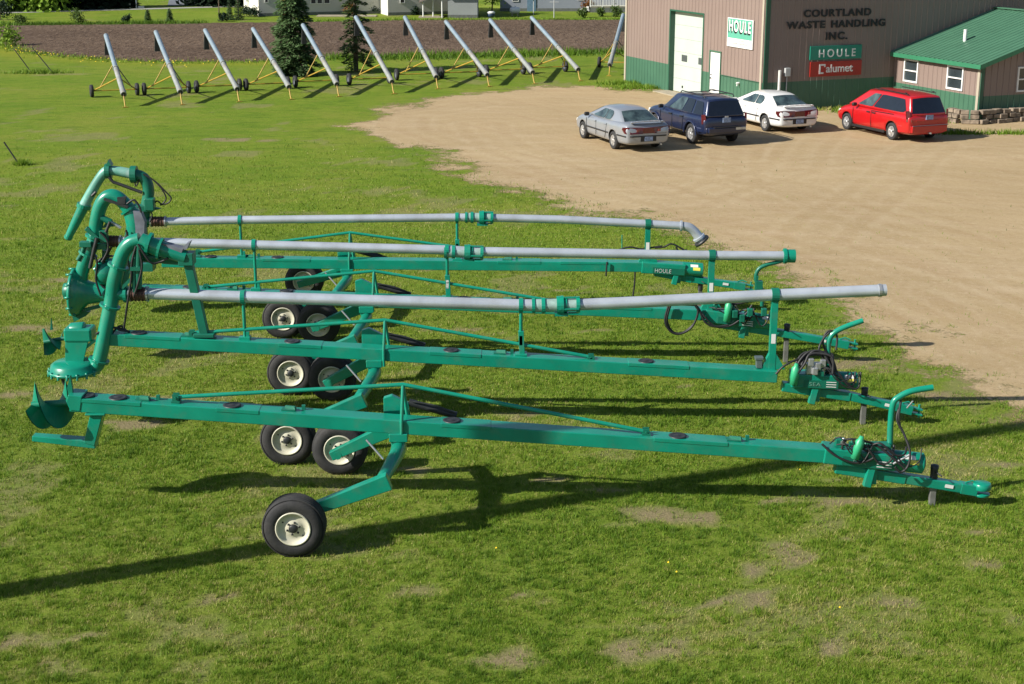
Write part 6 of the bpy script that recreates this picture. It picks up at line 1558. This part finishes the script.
tx, ty = (-31.49, 130.15)
cp = thing('sign_post', (tx, ty, 0), 'tall thin white post standing by the far road', 'post')
b = MB(); b.tube([(tx, ty, 0), (tx, ty, 2.6)], .06, 8); b.build('pole', WHITE, cp)
b = MB(); b.box((tx - .55, ty, .2), (.12, .12, .4)); b.box((tx + .4, ty, .08), (.5, .1, .16)); b.build('marker', WHITE, cp)
# thin leaning rods in the lawn
ROD = mat('dark_rod', (.03, .03, .028), .6)
for lab, a_, tp in (('left one of two thin leaning poles by a weed clump', (-24.88, 79.36), (-.75, 0, 1.15)), ('right one of two thin leaning poles by a weed clump', (-23.60, 78.87), (-1.0, .1, 1.3)), ('short dark rod leaning from the lawn at the left edge', (-16.41, 50.22), (-.43, 0, .75))):
    b = MB(); b.tube([(a_[0], a_[1], 0), (a_[0] + tp[0], a_[1] + tp[1], tp[2])], .028, 8)
    tag(b.build('leaning_pole', ROD, None, origin=(a_[0], a_[1], 0)), lab, 'pole')
# unseen pole outside the left edge, added to cast the long lawn shadow
ux, uy = .911, .413
ux, uy = .9205, .3907
bx_, by_ = 0.26 - ux * 13.4, 20.33 - uy * 13.4
b = MB(); b.tube([(bx_, by_, 0), (bx_, by_, 8), (bx_, by_, 17.5)], [.24, .23, .21], 16); tag(b.build('shadow_pole', BARK, None, origin=(bx_, by_, 0)), 'added unseen pole outside the left picture edge, casting the long lawn shadow', 'pole')

# ---------------------------------------------------------------- grass blades, weeds and dandelions
def blades(name, x, y, hgt, wid, tint, material):
    n = len(x)
    r_ = np.random.default_rng(abs(hash(name)) % 1000 if False else len(name))
    az = r_.uniform(0, 2 * np.pi, n); lean = r_.uniform(0.1, 0.9, n); la = r_.uniform(0, 2 * np.pi, n)
    cx, cy = np.cos(az) * wid * .5, np.sin(az) * wid * .5
    z0 = np.full(n, -.004)
    V = np.empty((n, 3, 3))
    V[:, 0] = np.stack([x - cx, y - cy, z0], 1); V[:, 1] = np.stack([x + cx, y + cy, z0], 1)
    V[:, 2] = np.stack([x + np.cos(la) * lean * hgt, y + np.sin(la) * lean * hgt, hgt * (1 - .35 * lean)], 1)
    me = bpy.data.meshes.new(name)
    me.vertices.add(3 * n); me.vertices.foreach_set('co', V.ravel())
    me.loops.add(3 * n); me.loops.foreach_set('vertex_index', np.arange(3 * n))
    me.polygons.add(n); me.polygons.foreach_set('loop_start', np.arange(0, 3 * n, 3)); me.polygons.foreach_set('loop_total', np.full(n, 3))
    me.update()
    set_attr(me, 'tint', np.repeat(tint, 3))
    me.materials.append(material)
    o = bpy.data.objects.new(name, me); col.objects.link(o); o['kind'] = 'stuff'
    return o
gm = NT('grass_blades')
tn = gm.attr('tint')
cg = gm.ramp(tn, [(0.0, (.060, .125, .008)), (0.35, (.128, .232, .015)), (0.65, (.190, .272, .025)), (0.85, (.27, .285, .055)), (1.0, (.42, .37, .15))])
gm.l(cg, gm.p.inputs['Base Color']); gm.p.inputs['Roughness'].default_value = .6; gm.p.inputs['Specular IOR Level'].default_value = .25
tr = gm.n('ShaderNodeBsdfTranslucent'); gm.l(cg, tr.inputs[0]); mx = gm.n('ShaderNodeMixShader'); mx.inputs[0].default_value = .3
gm.l(gm.p.outputs[0], mx.inputs[1]); gm.l(tr.outputs[0], mx.inputs[2]); gm.l(mx.outputs[0], gm.out.inputs[0])
def field_pts(n, y0, y1, pw):
    u = rng.random(n); y = (y0 ** (1 - pw) + u * (y1 ** (1 - pw) - y0 ** (1 - pw))) ** (1 / (1 - pw))
    x = rng.uniform(-1, 1, n) * (y * .352 + 1.6)
    return x, y
x, y = field_pts(1900000, 13.5, 62, 2.0)
dens = vnoise(x, y, 3.2, 31, 4); lus = vnoise(x, y, .35, 33, 4); bm_ = bare_mask(x, y); sd = poly_sd(x, y, GRAVEL) + 4.0 * (vnoise(x, y, 1.2, 34, 4) - .5)
fade = np.clip((58 - y) / 26, 0, 1) ** 1.3
clump = vnoise(x, y, 11.0, 36, 3); thin = vnoise(x, y, 1.1, 37, 4)
p = fade * np.clip(.70 + .9 * (dens - .5) + 2.6 * (clump - .5) - 1.4 * np.maximum(thin - .52, 0), .08, 1) * (1 - .90 * np.clip(bm_ * 1.25 - .25 * (clump > .55), 0, 1)) * np.clip(.6 - sd * .9, 0.01, 1)
k = rng.random(len(x)) < p
x, y, dens, lus, bm_ = x[k], y[k], dens[k], lus[k], bm_[k]
tuft = vnoise(x, y, 11.0, 35, 3)
tint = np.clip(.46 + .8 * (lus - .5) - .9 * (tuft - .5) + .35 * bm_ + rng.normal(0, .17, len(x)) + .35 * (rng.random(len(x)) < .07), 0, 1)
hgt = (.026 + .04 * dens * rng.uniform(.5, 1.25, len(x))) * (1 + .7 * (tuft > .62)) * (1 + .012 * np.maximum(y - 20, 0))
blades('grass', x, y, hgt, (.007 + .005 * rng.random(len(x))) * y / 20, tint, gm.m)
# taller weeds: field edges, lawn tufts round the poles, yard fringe
X = []; Yy = []; Hh = []; Tt = []
def strip(line, w, n, h, t, yoff=0.0):
    for (ax, ay), (bx, by) in zip(line, line[1:]):
        m = int(n * math.hypot(bx - ax, by - ay)); u = rng.random(m)
        px_ = ax + (bx - ax) * u + rng.normal(0, w * .3, m); py_ = ay + (by - ay) * u + rng.normal(0, w * .5, m) + yoff
        cl = vnoise(px_, py_, .9, 41, 3)
        X.append(px_); Yy.append(py_); Hh.append(h * rng.uniform(.4, 1.2, m) * (.35 + 1.3 * cl)); Tt.append(np.clip(t + rng.normal(0, .12, m) + .5 * (cl - .5), 0, 1))
strip(FIELD_NEAR[7:], 1.6, 260, .36, .12, -.4)
strip(FIELD_NEAR[:8], 1.2, 90, .16, .45, -.5)
strip(FIELD_FAR[5:], 1.2, 200, .30, .06, .3)
strip(FIELD_FAR[:5], 1.0, 90, .20, .35, .2)
for c_, w, n in (((-24.37, 78.87), (1.3, .5), 900), ((-16.24, 50.12), (.25, .2), 260), ((13.69, 63.56), (.5, .6), 120), ((16.90, 57.22), (1.0, .35), 400), ((18.78, 57.22), (1.2, .25), 400), ((17.31, 60.81), (.35, .6), 250), ((6.04, 72.21), (1.3, .8), 700), ((5.45, 73.88), (1.2, .5), 500)):
    X.append(rng.normal(c_[0], w[0] * .5, n)); Yy.append(rng.normal(c_[1], w[1] * .5, n)); Hh.append(rng.uniform(.08, .30, n)); Tt.append(np.clip(rng.normal(.38, .18, n), 0, 1))
dl = [(.0, .0)]
s0, s1_ = C0 + RD * .3, C0 + RD * 6.4
m = 700; u = rng.random(m); X.append(s0.x + (s1_.x - s0.x) * u + NR.x * .25 + rng.normal(0, .14, m)); Yy.append(s0.y + (s1_.y - s0.y) * u + NR.y * .25 + rng.normal(0, .14, m)); Hh.append(rng.uniform(.05, .22, m)); Tt.append(np.clip(rng.normal(.85, .15, m), 0, 1))
X = np.concatenate(X); Yy = np.concatenate(Yy)
blades('tall_weeds', X, Yy, np.concatenate(Hh), .022 * Yy / 45 + .012, np.concatenate(Tt), gm.m)
# dandelions: small yellow heads along the field edge and scattered in the lawn
n = 70
dx = rng.uniform(-31, -14, n); dy = np.interp(dx, [p[0] for p in FIELD_NEAR], [p[1] for p in FIELD_NEAR]) - np.abs(rng.normal(0.5, 1.5, n))
n2 = 7; dx = np.concatenate([dx, rng.uniform(-6, 8, n2)]); dy = np.concatenate([dy, rng.uniform(15, 26, n2)])
s = np.where(dy > 50, .035, .014); z = np.where(dy > 50, .10, .055)
V = np.stack([np.stack([dx + s * math.cos(q), dy + s * math.sin(q), z + s * .6 * math.sin(q + .5)], 1) for q in (0, math.pi / 2, math.pi, 1.5 * math.pi)], 1).reshape(-1, 3)
me = bpy.data.meshes.new('dandelions'); nn = len(dx)
me.vertices.add(4 * nn); me.vertices.foreach_set('co', V.ravel()); me.loops.add(4 * nn); me.loops.foreach_set('vertex_index', np.arange(4 * nn))
me.polygons.add(nn); me.polygons.foreach_set('loop_start', np.arange(0, 4 * nn, 4)); me.polygons.foreach_set('loop_total', np.full(nn, 4)); me.update()
add_mesh(me, 'dandelions', mat('dandelion_yellow', (.65, .45, .01), .7), 'stuff')
